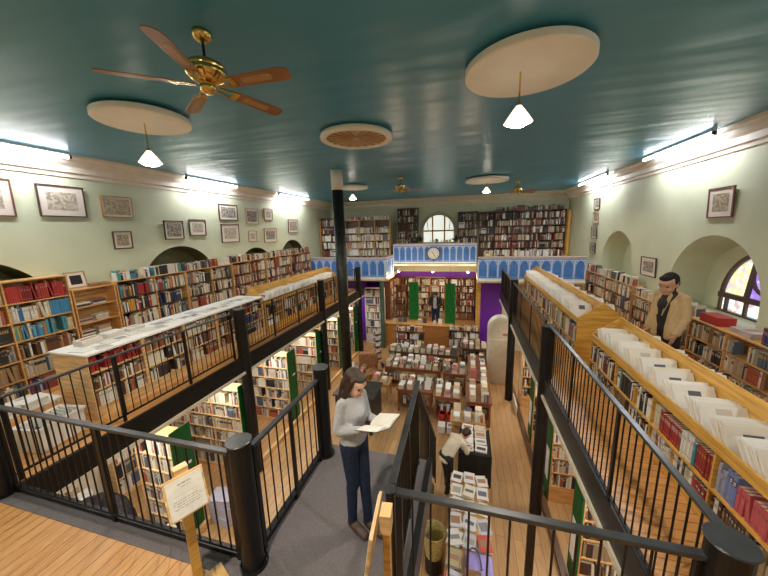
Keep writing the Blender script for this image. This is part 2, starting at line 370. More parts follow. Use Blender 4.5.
def stained_window():
    X = XR + .60; cy, cz2 = 6.98, 1.28
    def P(u, v, d): return (d, cy + u, v)
    def arc(r, a0, a1, n=20, c=(0, cz2)): return [(c[0] + r * math.cos(a0 + (a1 - a0) * i / n), c[1] + r * math.sin(a0 + (a1 - a0) * i / n)) for i in range(n + 1)]
    fr = MB()
    def ring(ro, ri, a0, a1, n, c, d0, d1):
        o, i_ = arc(ro, a0, a1, n, c), arc(ri, a0, a1, n, c)
        for k in range(n): fr.prism([o[k], o[k + 1], i_[k + 1], i_[k]], P, d0, d1)
    ring(.98, .90, 0, math.pi, 28, (0, cz2), X - .05, X + .03)
    ring(.34, .29, 0, 2 * math.pi, 24, (-.05, cz2 + .48), X - .06, X + .02)
    fr.prism([(-.98, cz2 - .04), (.98, cz2 - .04), (.98, cz2 + .06), (-.98, cz2 + .06)], P, X - .07, X + .03)
    for u in (-.98, -.80, -.34, .30, .76, .92): fr.prism([(u, .94), (u + .055, .94), (u + .055, cz2), (u, cz2)], P, X - .05, X + .02)
    fr.prism([(-.98, .93), (.98, .93), (.98, .98), (-.98, .98)], P, X - .08, X + .03)
    fr.prism([(.30, cz2), (.40, cz2), (.30, cz2 + .86), (.22, cz2 + .9)], P, X - .05, X + .02)
    fr.prism([(-.36, cz2), (-.28, cz2), (-.38, cz2 + .84), (-.46, cz2 + .8)], P, X - .05, X + .02)
    o = struct('window_2', fr, mat('dark_window_wood', (.09, .045, .04), .4))
    obj('lower_pane', MB().prism([(-.9, .97), (.93, .97), (.93, cz2 - .02), (-.9, cz2 - .02)], P, X - .005, X), 'stain_m', o, label='pale lower stained glass with small figures')
    obj('arched_pane', MB().prism(arc(.92, 0, math.pi) , P, X - .004, X), 'stain_y', o, label='yellow and white arched stained glass')
    obj('round_pane', MB().prism(arc(.3, 0, 2 * math.pi, 24, (-.05, cz2 + .48)), P, X - .02, X - .006), 'stain_p', o, label='round purple stained glass')
    obj('round_pane', MB().prism([(-.30, cz2 + .06), (.32, cz2 + .06), (.28, cz2 + .5), (0, cz2 + .85), (-.36, cz2 + .5)], P, X - .012, X - .005), 'stain_p', o, label='purple stained glass behind the roundel')
stained_window()

# ================================================================== LIGHTS OF THE ROOM
def tube_fixture(x, y0, y1, label, sx):
    t = thing('strip_light', label, 'light', (x, (y0 + y1) / 2, CZ), 0)
    h = (y1 - y0) / 2
    obj('batten', MB().box(-.035, .035, -h, h, -.05, 0), 'white', t)
    for s in (-1, 1): obj('end_cap', MB().box(-.03, .03, s * h - .02, s * h + .02, -.11, -.05), 'blackp', t)
    obj('lamp_tube', MB().tube((0, -h + .02, -.085), (0, h - .02, -.085), .03, n=12), 'tubeglow', t, smooth=True)
    area('strip_light_glow', (x, (y0 + y1) / 2, CZ - .125), (0, 0, 0), .05, 2 * h, TUBE_W * h * 2, (.97, .97, 1))
LT = [(-7.36, .2, 1.9, 'strip light on the left side, nearest, just outside view'), (-7.36, 2.9, 4.4, 'fluorescent strip light above the left wall at the picture edge'), (-7.36, 6.95, 8.85, 'fluorescent strip light over the left wall beyond the large ceiling fan'),
      (-7.36, 11.2, 13.6, 'fluorescent strip light over the left wall nearest the back corner')]
RT = [(4.2, 1.2, 3.2, 'strip light on the right side, nearest, just outside view'), (4.2, 7.2, 9.5, 'fluorescent strip light above the right wall, longest and nearest of that side'), (4.2, 11.6, 14.2, 'fluorescent strip light on the right side near the back balcony')]
for a in LT: tube_fixture(*a, 1)
for a in RT: tube_fixture(*a, -1)
# battens added under the galleries and front landing to light the shop floor
def under_light(x, y0, y1, z, label):
    t = thing('added_batten', label, 'light', (x, (y0 + y1) / 2, z)); h = (y1 - y0) / 2
    obj('housing', MB().box(-.04, .04, -h, h, -.04, 0), 'white', t); obj('lamp_tube', MB().tube((0, -h, -.06), (0, h, -.06), .018, n=8), 'tubeglow', t)
    area('added_batten_glow', (x, (y0 + y1) / 2, z - .09), (0, 0, 0), .06, 2 * h, LOWER_W * h, (1, .93, .82))
for i, (y0, y1) in enumerate([(2.4, 3.6), (4.5, 5.3), (6.1, 7.4), (8.2, 9.2), (10.3, 11.6), (12.4, 13.6)]):
    under_light(-5.5, y0, y1, -.24, f'added batten light under the left gallery, {ordn(i + 1)} from the front')
for i, (y0, y1) in enumerate([(3.0, 4.4), (5.6, 7.0), (8.2, 9.6), (11.0, 12.4)]):
    under_light(2.3, y0, y1, -.24, f'added batten light under the right gallery, {ordn(i + 1)} from the front')
for x, lab in ((-3.8, 'left of the landing'), (.5, 'right of the landing')):
    under_light(x, -.6, 1.2, -.2, f'added batten light under the front gallery {lab}')

def ceiling_disc(x, y, r, label, radial=False, grp='round ceiling discs'):
    t = thing('ceiling_disc', label, 'ceiling disc', (x, y, CZ), 0, grp)
    if not radial:
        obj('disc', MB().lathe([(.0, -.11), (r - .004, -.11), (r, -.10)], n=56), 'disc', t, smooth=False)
        obj('rim', MB().lathe([(r, -.112), (r + .012, -.10), (r + .012, -.045), (r, -.035), (.3 * r, -.035), (.3 * r, 0)], n=56), 'discrim_lit', t)
    else:
        obj('rim', MB().lathe([(r * .84, -.02), (r * .84, -.09), (r * .9, -.11), (r, -.10), (r + .012, -.07), (r, -.03), (r * .84, -.02)], n=56), 'discrim_lit', t)
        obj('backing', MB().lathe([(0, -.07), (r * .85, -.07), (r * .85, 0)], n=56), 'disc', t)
        for k in range(20):
            a = 2 * math.pi * k / 20; m4 = Matrix.Rotation(a, 4, 'Z')
            obj('ray', MB().mbox(m4, .07, r * .83, -.022, .012, -.085, -.07), 'oak', t)
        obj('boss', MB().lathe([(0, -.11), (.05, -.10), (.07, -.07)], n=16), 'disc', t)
def pendant(x, y, top, lamp, label, w_=1.0):
    t = thing('pendant_lamp', label, 'lamp', (x, y, top), 0, 'pendant lamps below the ceiling discs')
    z = lamp - top
    obj('rod', MB().tube((0, 0, 0), (0, 0, z + .17), .009), 'brass', t)
    obj('lamp_holder', MB().lathe([(.0, z + .19), (.022, z + .19), (.026, z + .12), (.0, z + .12)], n=12), 'brass', t)
    obj('shade', MB().lathe([(.026, z + .16), (.05, z + .13), (.10, z + .06), (.14, z), (.133, z), (.095, z + .055), (.045, z + .12), (.022, z + .15)], n=28), 'shade', t, smooth=True)
    obj('bulb', MB().lathe([(0, z - .04), (.06, z - .034), (.105, z - .012), (.12, z + .004), (.07, z + .03), (.0, z + .06)], n=20), 'bulbglow', t, smooth=True)
    l = bpy.data.lights.new('pendant_glow', 'SPOT'); l.energy = BULB_W * w_; l.color = (1, .86, .68); l.shadow_soft_size = .06; l.spot_size = R(168); l.spot_blend = .25
    o = bpy.data.objects.new('pendant_glow', l); o.location = (x, y, lamp - .05); COL.objects.link(o)
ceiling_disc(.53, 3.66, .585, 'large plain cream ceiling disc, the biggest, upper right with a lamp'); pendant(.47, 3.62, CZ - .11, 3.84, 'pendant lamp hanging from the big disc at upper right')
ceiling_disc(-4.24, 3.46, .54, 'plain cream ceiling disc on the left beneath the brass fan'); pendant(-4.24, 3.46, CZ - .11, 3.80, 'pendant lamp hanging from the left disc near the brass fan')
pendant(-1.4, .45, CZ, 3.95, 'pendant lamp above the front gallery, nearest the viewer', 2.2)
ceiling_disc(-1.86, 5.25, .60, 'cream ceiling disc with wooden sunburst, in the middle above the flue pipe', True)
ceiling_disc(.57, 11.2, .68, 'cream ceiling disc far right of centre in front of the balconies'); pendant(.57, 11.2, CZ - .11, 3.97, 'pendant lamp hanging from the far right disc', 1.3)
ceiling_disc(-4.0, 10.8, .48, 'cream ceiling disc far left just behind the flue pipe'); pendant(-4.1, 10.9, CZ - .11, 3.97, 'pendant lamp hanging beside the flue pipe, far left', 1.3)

def ceiling_fan(x, y, label, rot, drop=.23, full=True):
    t = thing('ceiling_fan', label, 'ceiling fan', (x, y, CZ), 0, 'brass ceiling fans')
    obj('canopy', MB().lathe([(.0, 0), (.075, 0), (.078, -.02), (.06, -.055), (.025, -.075), (.0, -.078)], n=24), 'brass', t, smooth=True)
    obj('downrod', MB().tube((0, 0, -.07), (0, 0, -drop), .012), 'metal', t)
    z = -drop
    obj('motor_housing', MB().lathe([(.0, z + .045), (.04, z + .04), (.09, z + .02), (.14, z - .01), (.158, z - .045), (.148, z - .05), (.158, z - .06), (.158, z - .09), (.12, z - .12), (.07, z - .14), (0, z - .14)], n=32), 'brass', t, smooth=True)
    obj('switch_housing', MB().lathe([(.0, z - .14), (.05, z - .145), (.066, z - .165), (.062, z - .2), (.035, z - .225), (.0, z - .23)], n=24), 'brass', t, smooth=True)
    for k in range(5):
        a = rot + 2 * math.pi * k / 5; m4 = Matrix.Rotation(a, 4, 'Z') @ Matrix.Translation((0, 0, z - .165)) @ Matrix.Rotation(R(-12), 4, 'X')
        ar = MB()
        for s in (-1, 1): ar.mbox(m4 @ Matrix.Rotation(s * .13, 4, 'Z'), .09, .27, s * .012 - .008, s * .012 + .008, -.006, .006)
        ar.mbox(m4, .21, .27, -.045, .045, -.007, .005)
        for s in (-1, 0, 1): ar.tube(m4 @ Vector((.235 + .012 * (s == 0), s * .03, -.012)), m4 @ Vector((.235 + .012 * (s == 0), s * .03, .0)), .012, n=8)
        obj('blade_arm', ar, 'brass', t)
        bl = MB(); pts = [(.22, -.05), (.27, -.057), (.64, -.066), (.69, -.052), (.705, -.02), (.705, .02), (.69, .052), (.64, .066), (.27, .057), (.22, .05)]
        bl.prism(pts, lambda u, v, d: m4 @ Vector((u * 1.09 - .015, v * 1.05, d)), -.001, .007)
        b_ = obj('blade', bl, 'blade', t)
        if full: obj('cane_inlay', MB().prism([(.34, -.03), (.58, -.034), (.60, 0), (.58, .034), (.34, .03), (.32, 0)], lambda u, v, d: m4 @ Vector((u, v, d)), -.0025, -.001), 'cane', b_)
    return t
ceiling_fan(-2.12, 2.34, 'large brass ceiling fan with wooden blades at the upper left', R(-70))
ceiling_fan(-2.1, 9.9, 'smaller looking brass ceiling fan far down the room by the window', R(12), .22, False)
ceiling_fan(1.75, 12.7, 'ceiling fan furthest down the room over the right balcony', R(30), .2, False)

# ================================================================== BOOKS
BOOKS = []      # every book of the shop
PAL = {
 'mixed': [(.30, .03, .03), (.10, .02, .02), (.02, .05, .16), (.03, .10, .24), (.55, .48, .36), (.62, .60, .54), (.70, .66, .56), (.05, .05, .05), (.03, .03, .04), (.04, .14, .09), (.40, .25, .10), (.22, .11, .05), (.60, .38, .16), (.35, .10, .08), (.45, .42, .38), (.10, .18, .22), (.66, .63, .58), (.50, .44, .34), (.14, .10, .08)],
 'blue': [(.03, .16, .42), (.05, .26, .50), (.06, .30, .42), (.60, .62, .60), (.66, .60, .45), (.12, .40, .55), (.70, .68, .60), (.50, .52, .12), (.45, .22, .08), (.55, .45, .3)],
 'navy': [(.02, .03, .14), (.02, .04, .18), (.03, .05, .2), (.6, .58, .52), (.25, .05, .05), (.03, .05, .22)],
 'red': [(.33, .02, .02), (.28, .015, .02), (.38, .03, .025), (.22, .01, .015)],
 'pale': [(.66, .60, .50), (.58, .54, .46), (.70, .68, .62), (.50, .40, .30), (.12, .12, .13), (.40, .10, .07), (.45, .34, .22), (.62, .56, .44), (.10, .15, .22), (.32, .22, .14)],
 'dark': [(.08, .03, .02), (.05, .02, .02), (.03, .03, .04), (.20, .04, .03), (.30, .22, .14), (.04, .06, .08), (.14, .08, .05), (.40, .32, .22), (.22, .14, .08)],
 'blur': [(.08, .12, .32), (.13, .20, .48), (.60, .58, .62), (.50, .10, .12), (.20, .22, .40), (.66, .62, .60), (.10, .10, .30), (.35, .36, .48)],
 'brown': [(.20, .10, .05), (.28, .15, .08), (.14, .06, .03), (.33, .06, .04), (.45, .34, .20), (.10, .05, .03), (.36, .20, .10)],
 'vivid': [(.55, .05, .04), (.03, .03, .03), (.70, .66, .58), (.05, .25, .35), (.60, .30, .05), (.04, .05, .12), (.62, .56, .40), (.30, .03, .03), (.08, .30, .30), (.74, .72, .68), (.05, .10, .08)],
 'warm': [(.30, .08, .04), (.42, .16, .07), (.10, .04, .03), (.50, .36, .22), (.20, .09, .05), (.06, .04, .04), (.55, .44, .30), (.34, .05, .03), (.14, .10, .10), (.62, .54, .42)],
 'table': [(.80, .78, .74), (.72, .66, .56), (.66, .60, .52), (.40, .10, .08), (.08, .09, .15), (.50, .36, .22), (.82, .80, .77), (.05, .05, .05), (.78, .76, .74), (.70, .58, .42)],
}
WHITES = [(.78, .76, .70), (.80, .78, .74), (.025, .025, .03), (.74, .68, .56)]
def cname(c):
    r, g, b_ = c; mx, mn = max(c), min(c)
    if mx < .07 and mx - mn < .04: return 'black'
    if mn > .45: return 'white' if mx < mn * 1.12 else 'cream'
    if mx - mn < .12 * mx + .02: return 'grey'
    if b_ >= mx - 1e-6: return 'navy' if mx < .26 else ('blue' if r < .3 else 'lilac')
    if g >= mx - 1e-6: return 'green'
    if g > .7 * r: return 'buff' if mx > .25 else 'olive'
    if g > .45 * r: return 'tan' if mx > .25 else 'brown'
    return 'red' if mx > .25 and g < .3 * r else ('maroon' if g < .45 * r and mx < .27 else 'rust')
def shelf_books(Mx, x0, x1, z, clear, depth, pal, desc, dens=1.0, near=1, tmin=.022, tmax=.048, rng=random, runs=.13, fillp=.97):
    """a row of standing books, spines at y=inset, leaning or with gaps now and then"""
    x = x0 + .006; idx = 0; P = PAL[pal] if pal in ('red', 'navy', 'blue', 'table') else PAL[pal] + WHITES; run = 0; col = rng.choice(P); hh = clear * .8
    while x < x1 - tmin:
        if run <= 0:
            run = rng.choice((3, 4, 6, 8)) if rng.random() < runs else 1
            col = rng.choice(P); hh = clear * rng.uniform(.70, .97); th = rng.uniform(tmin, tmax); k = rng.uniform(.85, 1.15); col = tuple(min(.8, q * k) for q in col); band = rng.random()
        run -= 1
        if rng.random() > fillp: x += rng.uniform(.03, .12); continue
        if x + th > x1 - .003: break
        h = hh * rng.uniform(.985, 1.0); lean = 0
        if rng.random() < .035 and x + th + .04 < x1: lean = rng.uniform(.05, .16); 
        dp = min(depth - .045, h * .68, .2) * rng.uniform(.9, 1)
        w = th + (math.sin(lean) * h if lean else 0)
        if x + w > x1 - .003: break
        idx += 1
        m4 = Mx @ Matrix.Translation((x + (w - th if lean else 0), .02 + rng.uniform(0, .012), z + .0012)) @ Matrix.Rotation(-lean, 4, 'Y')
        bc = None
        if band < .28: bc = tuple(min(.8, q * .4 + .35) for q in col)
        elif band < .42: bc = (.05, .04, .04)
        elif band < .5: bc = (.42, .28, .08)
        BOOKS.append((m4, th, dp, h, col, bc, desc, idx, near))
        x += w + .0012
def pile(Mx, n, wd, ht, pal, desc, near=1, rng=random, z=0, jitter=.12):
    """books lying on one another"""
    for i in range(n):
        t_ = rng.uniform(.014, .04); a = rng.uniform(-jitter, jitter); w_ = wd * rng.uniform(.82, 1); h_ = ht * rng.uniform(.85, 1)
        c = tuple(min(.8, q * rng.uniform(.85, 1.12)) for q in rng.choice(PAL[pal]))
        # local box x:[0,t] -> world z ; y depth ; z height -> along x
        m4 = Mx @ Matrix.Translation((0, 0, z)) @ Matrix.Rotation(a, 4, 'Z') @ Matrix(((0, 0, -1, h_ / 2), (0, 1, 0, -w_ / 2), (1, 0, 0, 0), (0, 0, 0, 1)))
        BOOKS.append((m4, t_, w_, h_, c, None, desc + (' top of its pile' if i == n - 1 else ''), i + 1, near)); z += t_ + .0006
    return z

def bookcase(label, loc, rz, w, h, d, zs, bays, wood_, pal='mixed', short='', near=1, back='darkwood', top=True, books=True, cat='bookcase', name='bookcase', grp=None, thick=.022, ut=None, tmin=.019, tmax=.043, pals=None, clear_top=None, fillp=.97, topbooks=False, shelfm=None, lying=None):
    """local x along the width, front at y=0, back at y=d. zs = shelf heights (boards carrying books)"""
    t = thing(name, label, cat, loc, rz, grp); T = thick; shelfm = shelfm or wood_
    for s, n_ in ((0, 1), (w - T, 1)): obj('side_panel', MB().box(s, s + T, 0, d, 0, h), wood_, t)
    obj('back_panel', MB().box(T, w - T, d - .012, d - .002, 0.02, h - .01), back, t)
    if top: obj('top_board', MB().box(-.01 if grp is None else 0, w + (.01 if grp is None else 0), -.012, d, h, h + T), wood_, t)
    if zs[0] > .05: obj('plinth', MB().box(T, w - T, .01, .03, 0, zs[0] - T), wood_, t)
    bw = (w - T) / bays; hs = sorted(zs) + [h if clear_top is None else clear_top]
    for z in zs: obj('shelf', MB().box(T, w - T, .004, d - .012, z - T, z), shelfm, t)
    for k in range(1, bays): obj('upright', MB().box(k * bw - ((ut or T) - T) / 2, k * bw + T + ((ut or T) - T) / 2, .002, d - .012, zs[0], h - .002), wood_, t)
    if books:
        Mx = frame(loc, rz)
        for bi in range(bays):
            for ri in range(len(zs)):
                cl = hs[ri + 1] - hs[ri] - T - .01
                if cl < .12: continue
                pr = (pals or {}).get((bi, ri)) or (pals or {}).get(('r', ri)) or pal
                n_row = len(zs) - ri
                rowname = {1: 'top row', len(zs): 'bottom row'}.get(n_row, f'{ordn(n_row)} row down')
                desc = (short, f'{ordn(bi + 1)} bay' if bays > 1 else '', rowname)
                if lying and (bi, ri) in lying:
                    x = bi * bw + T + .14
                    while x < (bi + 1) * bw - .15:
                        pile(Mx @ Matrix.Translation((x, .14, hs[ri])), random.randint(2, max(2, int(cl / .04))), .2, .25, 'table', 'lying in ' + ', '.join(q for q in desc if q), near, jitter=.06); x += .29
                else:
                    e_ = ((ut or T) - T) / 2; shelf_books(Mx, bi * bw + T + e_, (bi + 1) * bw - e_, hs[ri], cl if cl < .42 else .32, d - .02, pr, desc, near=near, tmin=tmin, tmax=tmax, fillp=fillp)
            if topbooks: shelf_books(Mx, bi * bw + T, (bi + 1) * bw - .03, h + T, random.uniform(.2, .27), d, pal, (short, f'{ordn(bi + 1)} bay' if bays > 1 else '', 'standing on top'), near=near, fillp=.93, tmin=tmin, tmax=tmax)
    return t

exec_objects = True

# ================================================================== LEFT GALLERY
FL = -7.43
bookcase('tall honey coloured bookcase on the left wall at the picture edge, red books on top', (FL, 1.4, 0), R(90), 2.6, 2.11, .31, [.08, .42, .76, 1.09, 1.42, 1.75], 3, 'pine', short='left pine case', pal='pale',
         pals={(2, 5): 'red', (2, 4): 'blue', (2, 3): 'blue', (2, 0): 'navy', (1, 4): 'pale', (1, 3): 'dark', (2, 2): 'brown', (2, 1): 'mixed'}, back='oak')
bookcase('low pine bookcase with piles lying flat, between the pine case and dark shelving', (FL, 4.03, 0), R(90), .76, 1.80, .31, [.08, .42, .76, 1.12, 1.46], 1, 'pine', short='low pine case', lying={(0, 2), (0, 3), (0, 4)}, pal='pale', back='oak')
for i, (y0, lab) in enumerate([(4.82, 'first'), (6.56, 'second'), (8.30, 'third'), (10.04, 'fourth'), (11.78, 'fifth')]):
    bookcase(f'dark shelved bookcase packed with books along the left wall, {lab} after the low pine case', (FL, y0, 0), R(90), 1.73, 1.84 + .03 * (i > 1), .31, [.08, .43, .78, 1.13, 1.48], 2, 'pine', short=f'{lab} dark case, left wall', pal=('vivid', 'pale', 'warm', 'pale', 'warm')[i], topbooks=True, shelfm='darkwood', top=True, grp='dark shelved bookcases on the left wall', near=1)
# things on the low pine unit
Mx = frame((FL, 4.03, 0), R(90))
def picture_thing(name, label, cat, m4, w, h, fr, img, t=.02, grp=None, border=.12, fw=.022):
    """local: x width, z height, front -y"""
    e = thing(name, label, cat, (0, 0, 0), 0, grp); e.matrix_world = m4
    f = MB()
    for a in ((-w / 2, w / 2, h - fw, h), (-w / 2, w / 2, 0, fw), (-w / 2, -w / 2 + fw, fw, h - fw), (w / 2 - fw, w / 2, fw, h - fw)): f.box(a[0], a[1], -t, 0, a[2], a[3])
    obj('frame', f, fr, e)
    obj('mat_board', MB().box(-w / 2 + fw, w / 2 - fw, -t * .5, -t * .1, fw, h - fw), 'matboard', e)
    b_ = border * min(w, h) * 1.3
    obj('print', MB().box(-w / 2 + fw + b_, w / 2 - fw - b_, -t * .5 - .002, -t * .5, fw + b_, h - fw - b_), img, e)
    return e
picture_thing('framed_picture', 'small black and cream picture propped on top of the low pine case', 'picture', Mx @ Matrix.Translation((.22, .2, 1.825)) @ Matrix.Rotation(R(-8), 4, 'X'), .34, .33, 'frame_gold', 'black')
tag(obj('cardboard_box', MB().box(-.17, .17, -.11, .11, 0, .06), 'tan', loc=(FL - .15, 4.58, 1.824)), 'flat brown box lying on top of the low pine case', 'box').rotation_euler = (0, 0, R(80))

# low counter case facing the void
ct = bookcase('long low pine counter case with white top on the left gallery behind the railing', (-5.5, 2.97, 0), R(90), 4.15, 1.05, .76, [.2, .49, .77], 5, 'pine_l', pal='warm', short='left counter case', top=False, back='oak', clear_top=1.07, ut=.055, pals={(0, 2): 'red', (0, 1): 'brown', (3, 2): 'brown', (3, 1): 'brown', (4, 1): 'mixed'})
obj('counter_top', MB().box(-.02, 4.17, -.03, .80, 1.05, 1.085), 'white', ct, bevel=.004, label='white painted counter top')
rr = random.Random(5)
def sheet_thing(name, label, cat, m4, w, d, t, c, grp):
    mb = MB().box(-w / 2, w / 2, -d / 2, d / 2, 0, t, 0, c)
    if rr.random() < .75:
        k = rr.uniform(.3, .8); cc = rr.choice([(.05, .05, .06), (.25, .25, .28), (.35, .2, .12), (.12, .14, .2), (.4, .36, .3)])
        mb.box(-w * .38, w * .38, -d * .4 * k, d * .36 * k, t, t + .0008, 0, cc)
    o = obj(name, mb, 'book'); o.matrix_world = m4; tag(o, label, cat, grp); return o
y = 3.1; i = 0
while y < 7.0:
    i += 1
    xx = -5.5 - rr.uniform(.15, .36 if y < 4.4 else .6)
    m4 = Matrix.Translation((xx, y, 1.086)) @ Matrix.Rotation(R(rr.uniform(-14, 14) + 90), 4, 'Z')
    c = rr.choice([(.70, .69, .66), (.62, .6, .55), (.50, .50, .50), (.68, .66, .6)])
    sheet_thing('magazine', f'magazine lying flat on the white counter top, {ordn(i)} from the near end', 'magazine', m4, .2, .27, rr.uniform(.004, .012), c, 'magazines on the white counter')
    y += rr.uniform(.17, .26)
for k, (yy, xo, n_) in enumerate([(3.35, -6.05, 5), (3.72, -6.08, 4), (4.1, -6.1, 3)]):
    z = 1.087
    for q in range(n_):
        t_ = rr.uniform(.014, .024)
        sheet_thing('print_folder', f'white folder, {ordn(q + 1)} from the bottom of the {("first", "second", "third")[k]} heap on the left counter', 'folder', Matrix.Translation((xo, yy, z)) @ Matrix.Rotation(R(90 + rr.uniform(-8, 8)), 4, 'Z'), .30, .21, t_, (.66, .63, .58), 'white folders heaped at the back of the left counter'); z += t_ + .001

# slanted print displays (A-shaped browsers)
def browser(label, loc, rz, L, zf, zr, df, db, bays, zs, wood_, pal, short, prints, pside, ls, top_w=.36, near=1, pals=None):
    t = thing('print_browser', label, 'display case', loc, rz); T = .022
    pent = [(0, 0), (0, zf), (df, zr), (df + db, zf), (df + db, 0)]
    for s in (0, L - T): obj('end_panel', MB().prism(pent, lambda u, v, d: (d, u, v), s, s + T), wood_, t)
    obj('front_lip', MB().box(T, L - T, 0, .022, zf - .115, zf), wood_, t)
    obj('back_lip', MB().box(T, L - T, df + db - .022, df + db, zf - .115, zf), wood_, t)
    obj('trough_board', MB().box(T, L - T, .022, df + db - .022, zf - .13, zf - .115), wood_, t)
    obj('ridge_board', MB().box(T, L - T, df - .012, df + .012, zf - .115, zr - .02), wood_, t)
    obj('back_panel', MB().box(T, L - T, df + db - .014, df + db, 0.02, zf - .13), wood_, t)
    hs = zs + [zf - .12]; bw = (L - T) / bays; Mx = frame(loc, rz)
    obj('plinth', MB().box(T, L - T, .01, .03, 0, zs[0] - T), wood_, t)
    for z in zs: obj('shelf', MB().box(T, L - T, .004, .32, z - T, z), wood_, t)
    obj('case_back', MB().box(T, L - T, .32, .33, 0.02, zf - .135), 'darkwood', t)
    for k in range(1, bays): obj('upright', MB().box(k * bw, k * bw + T, .003, .32, zs[0], zf - .132), wood_, t)
    for bi in range(bays):
        for ri in range(len(zs)):
            n_row = len(zs) - ri; rowname = {1: 'top row', len(zs): 'bottom row'}.get(n_row, f'{ordn(n_row)} row down')
            shelf_books(Mx, bi * bw + T, (bi + 1) * bw, zs[ri], hs[ri + 1] - hs[ri] - T - .006, .3, (pals or {}).get((bi, ri)) or pal, (short, f'{ordn(bi + 1)} bay', rowname), near=near, tmin=.021, tmax=.046)
    x = .12; bno = 0
    while x < L - .38:
        bno += 1; n_ = rr.randint(5, 6) if 'near right' in short else 3
        for (y0, y1, side) in ((.035, df - .03, 'front'), (df + .03, df + db - .035, 'back')):
            if side == 'back' and (bno % 2 or pside == 0): continue
            wd = min(y1 - y0, top_w); base = rr.uniform(24, 34)
            for q in range(n_):
                a = R(base + 1.6 * q); hgt = rr.uniform(.30, .35); c = rr.choice([(.80, .77, .72), (.77, .74, .68), (.82, .80, .76), (.76, .71, .62)])
                yo = (y0 + y1) / 2 + rr.uniform(-.012, .012)
                xq = x + (n_ - 1 - q if ls < 0 else q) * .027 + (.2 if ls < 0 else 0)
                # sheet: width along local y, rises along z, leans along x (ls)
                m4 = Mx @ Matrix.Translation((xq, yo, zf - .107)) @ Matrix.Rotation(ls * a, 4, 'Y')
                mb = MB().box(-.008, .008, -wd / 2, wd / 2, 0, hgt, 0, c)
                fs = -.0083 * ls * 1.0
                if rr.random() < .7:
                    ww = rr.uniform(.25, .4) * wd; hh = rr.uniform(.15, .34) * hgt; cc = rr.choice([(.10, .10, .13), (.55, .52, .48), (.3, .28, .26), (.64, .58, .50)])
                    zc = hgt * rr.uniform(.66, .76); mb.box(min(fs, fs * 1.15), max(fs, fs * 1.15), -ww / 2, ww / 2, zc - hh / 2, zc + hh / 2, 0, cc)
                o = obj('mounted_print', mb, 'book'); o.matrix_world = m4
                tag(o, f'white mounted print, {ordn(q + 1)} sheet of {side} batch {("nearest" if bno == 99 else ordn(bno))} from the {"far" if ls < 0 else "near"} end, {short}', 'print', 'mounted prints in the slanted browsers')
        x += n_ * .027 + rr.uniform(.14, .22)
    return t
browser('slanted pine print browser with books beneath, on the left gallery after the white counter', (-5.5, 7.2, 0), R(90), 5.0, .93, 1.33, .42, .35, 6, [.16, .46], 'yellowwood', 'brown', 'left browser', 1, 0, 1, near=1)
browser('near honey wood print browser on the right gallery, in front of the man', (2.2, 6.05, 0), R(-90), 4.9, .86, 1.19, .44, .3, 5, [.08, .39], 'yellowwood', 'mixed', 'near right browser', 1, 1, -1, top_w=.38, pals={(4, 1): 'blur', (3, 1): 'blur', (2, 1): 'vivid', (1, 1): 'vivid', (0, 1): 'dark', (3, 0): 'dark', (2, 0): 'vivid', (1, 0): 'dark'})
browser('far honey wood print browser on the right gallery with a gabled end panel', (2.2, 13.0, 0), R(-90), 6.2, .93, 1.27, .44, .42, 7, [.08, .38], 'yellowwood', 'mixed', 'far right browser', 1, 1, -1, top_w=.38)

# bits at the near end of the left gallery
bx = thing('plastic_crate', 'white open crate of papers on the gallery floor beside the left counter case', 'crate', (-5.65, 2.5, 0), R(10))
mb = MB(); mb.box(-.2, .2, -.28, .28, 0, .015)
for a in ((-.2, -.185, -.28, .28), (.185, .2, -.28, .28), (-.185, .185, -.28, -.265), (-.185, .185, .265, .28)): mb.box(*a, .015, .34)
obj('crate_body', mb, 'white', bx); obj('crate_rim', MB().box(-.22, -.2, -.3, .3, .31, .35).box(.2, .22, -.3, .3, .31, .35).box(-.2, .2, -.3, -.28, .31, .35).box(-.2, .2, .28, .3, .31, .35), 'white', bx)
for q in range(6): sheet_thing('magazine', f'pale magazine standing in the white crate, {ordn(q + 1)} from the front', 'magazine', Matrix.Translation((-5.64, 2.34 + .055 * q, .02)) @ Matrix.Rotation(R(76), 4, 'X') @ Matrix.Translation((0, .18, 0)), .28, .36, .012, (.7, .7, .66), 'magazines in the white crate')
lt = thing('low_table', 'low white table with paper heaps between left bookcase and railing', 'table', (-6.25, 2.35, 0), 0)
obj('table_top', MB().box(-.25, .25, -.55, .5, .40, .43), 'white', lt)
for sx in (-.22, .22):
    for sy in (-.5, .46): obj('leg', MB().box(sx - .02, sx + .02, sy - .02, sy + .02, 0, .40), 'white', lt)
for k in range(6):
    z = .431
    for q in range(rr.randint(3, 6)):
        t_ = rr.uniform(.008, .022); sheet_thing('magazine', f'paper, {ordn(q + 1)} from the bottom of {ordn(k + 1)} heap on the low white table', 'magazine', Matrix.Translation((-6.37 + .24 * (k % 2), 2.0 + .29 * (k // 2), z)) @ Matrix.Rotation(R(rr.uniform(-8, 8)), 4, 'Z'), .21, .27, t_, rr.choice([(.72, .70, .66), (.6, .58, .54), (.66, .62, .52)]), 'paper heaps on the low white table'); z += t_ + .001

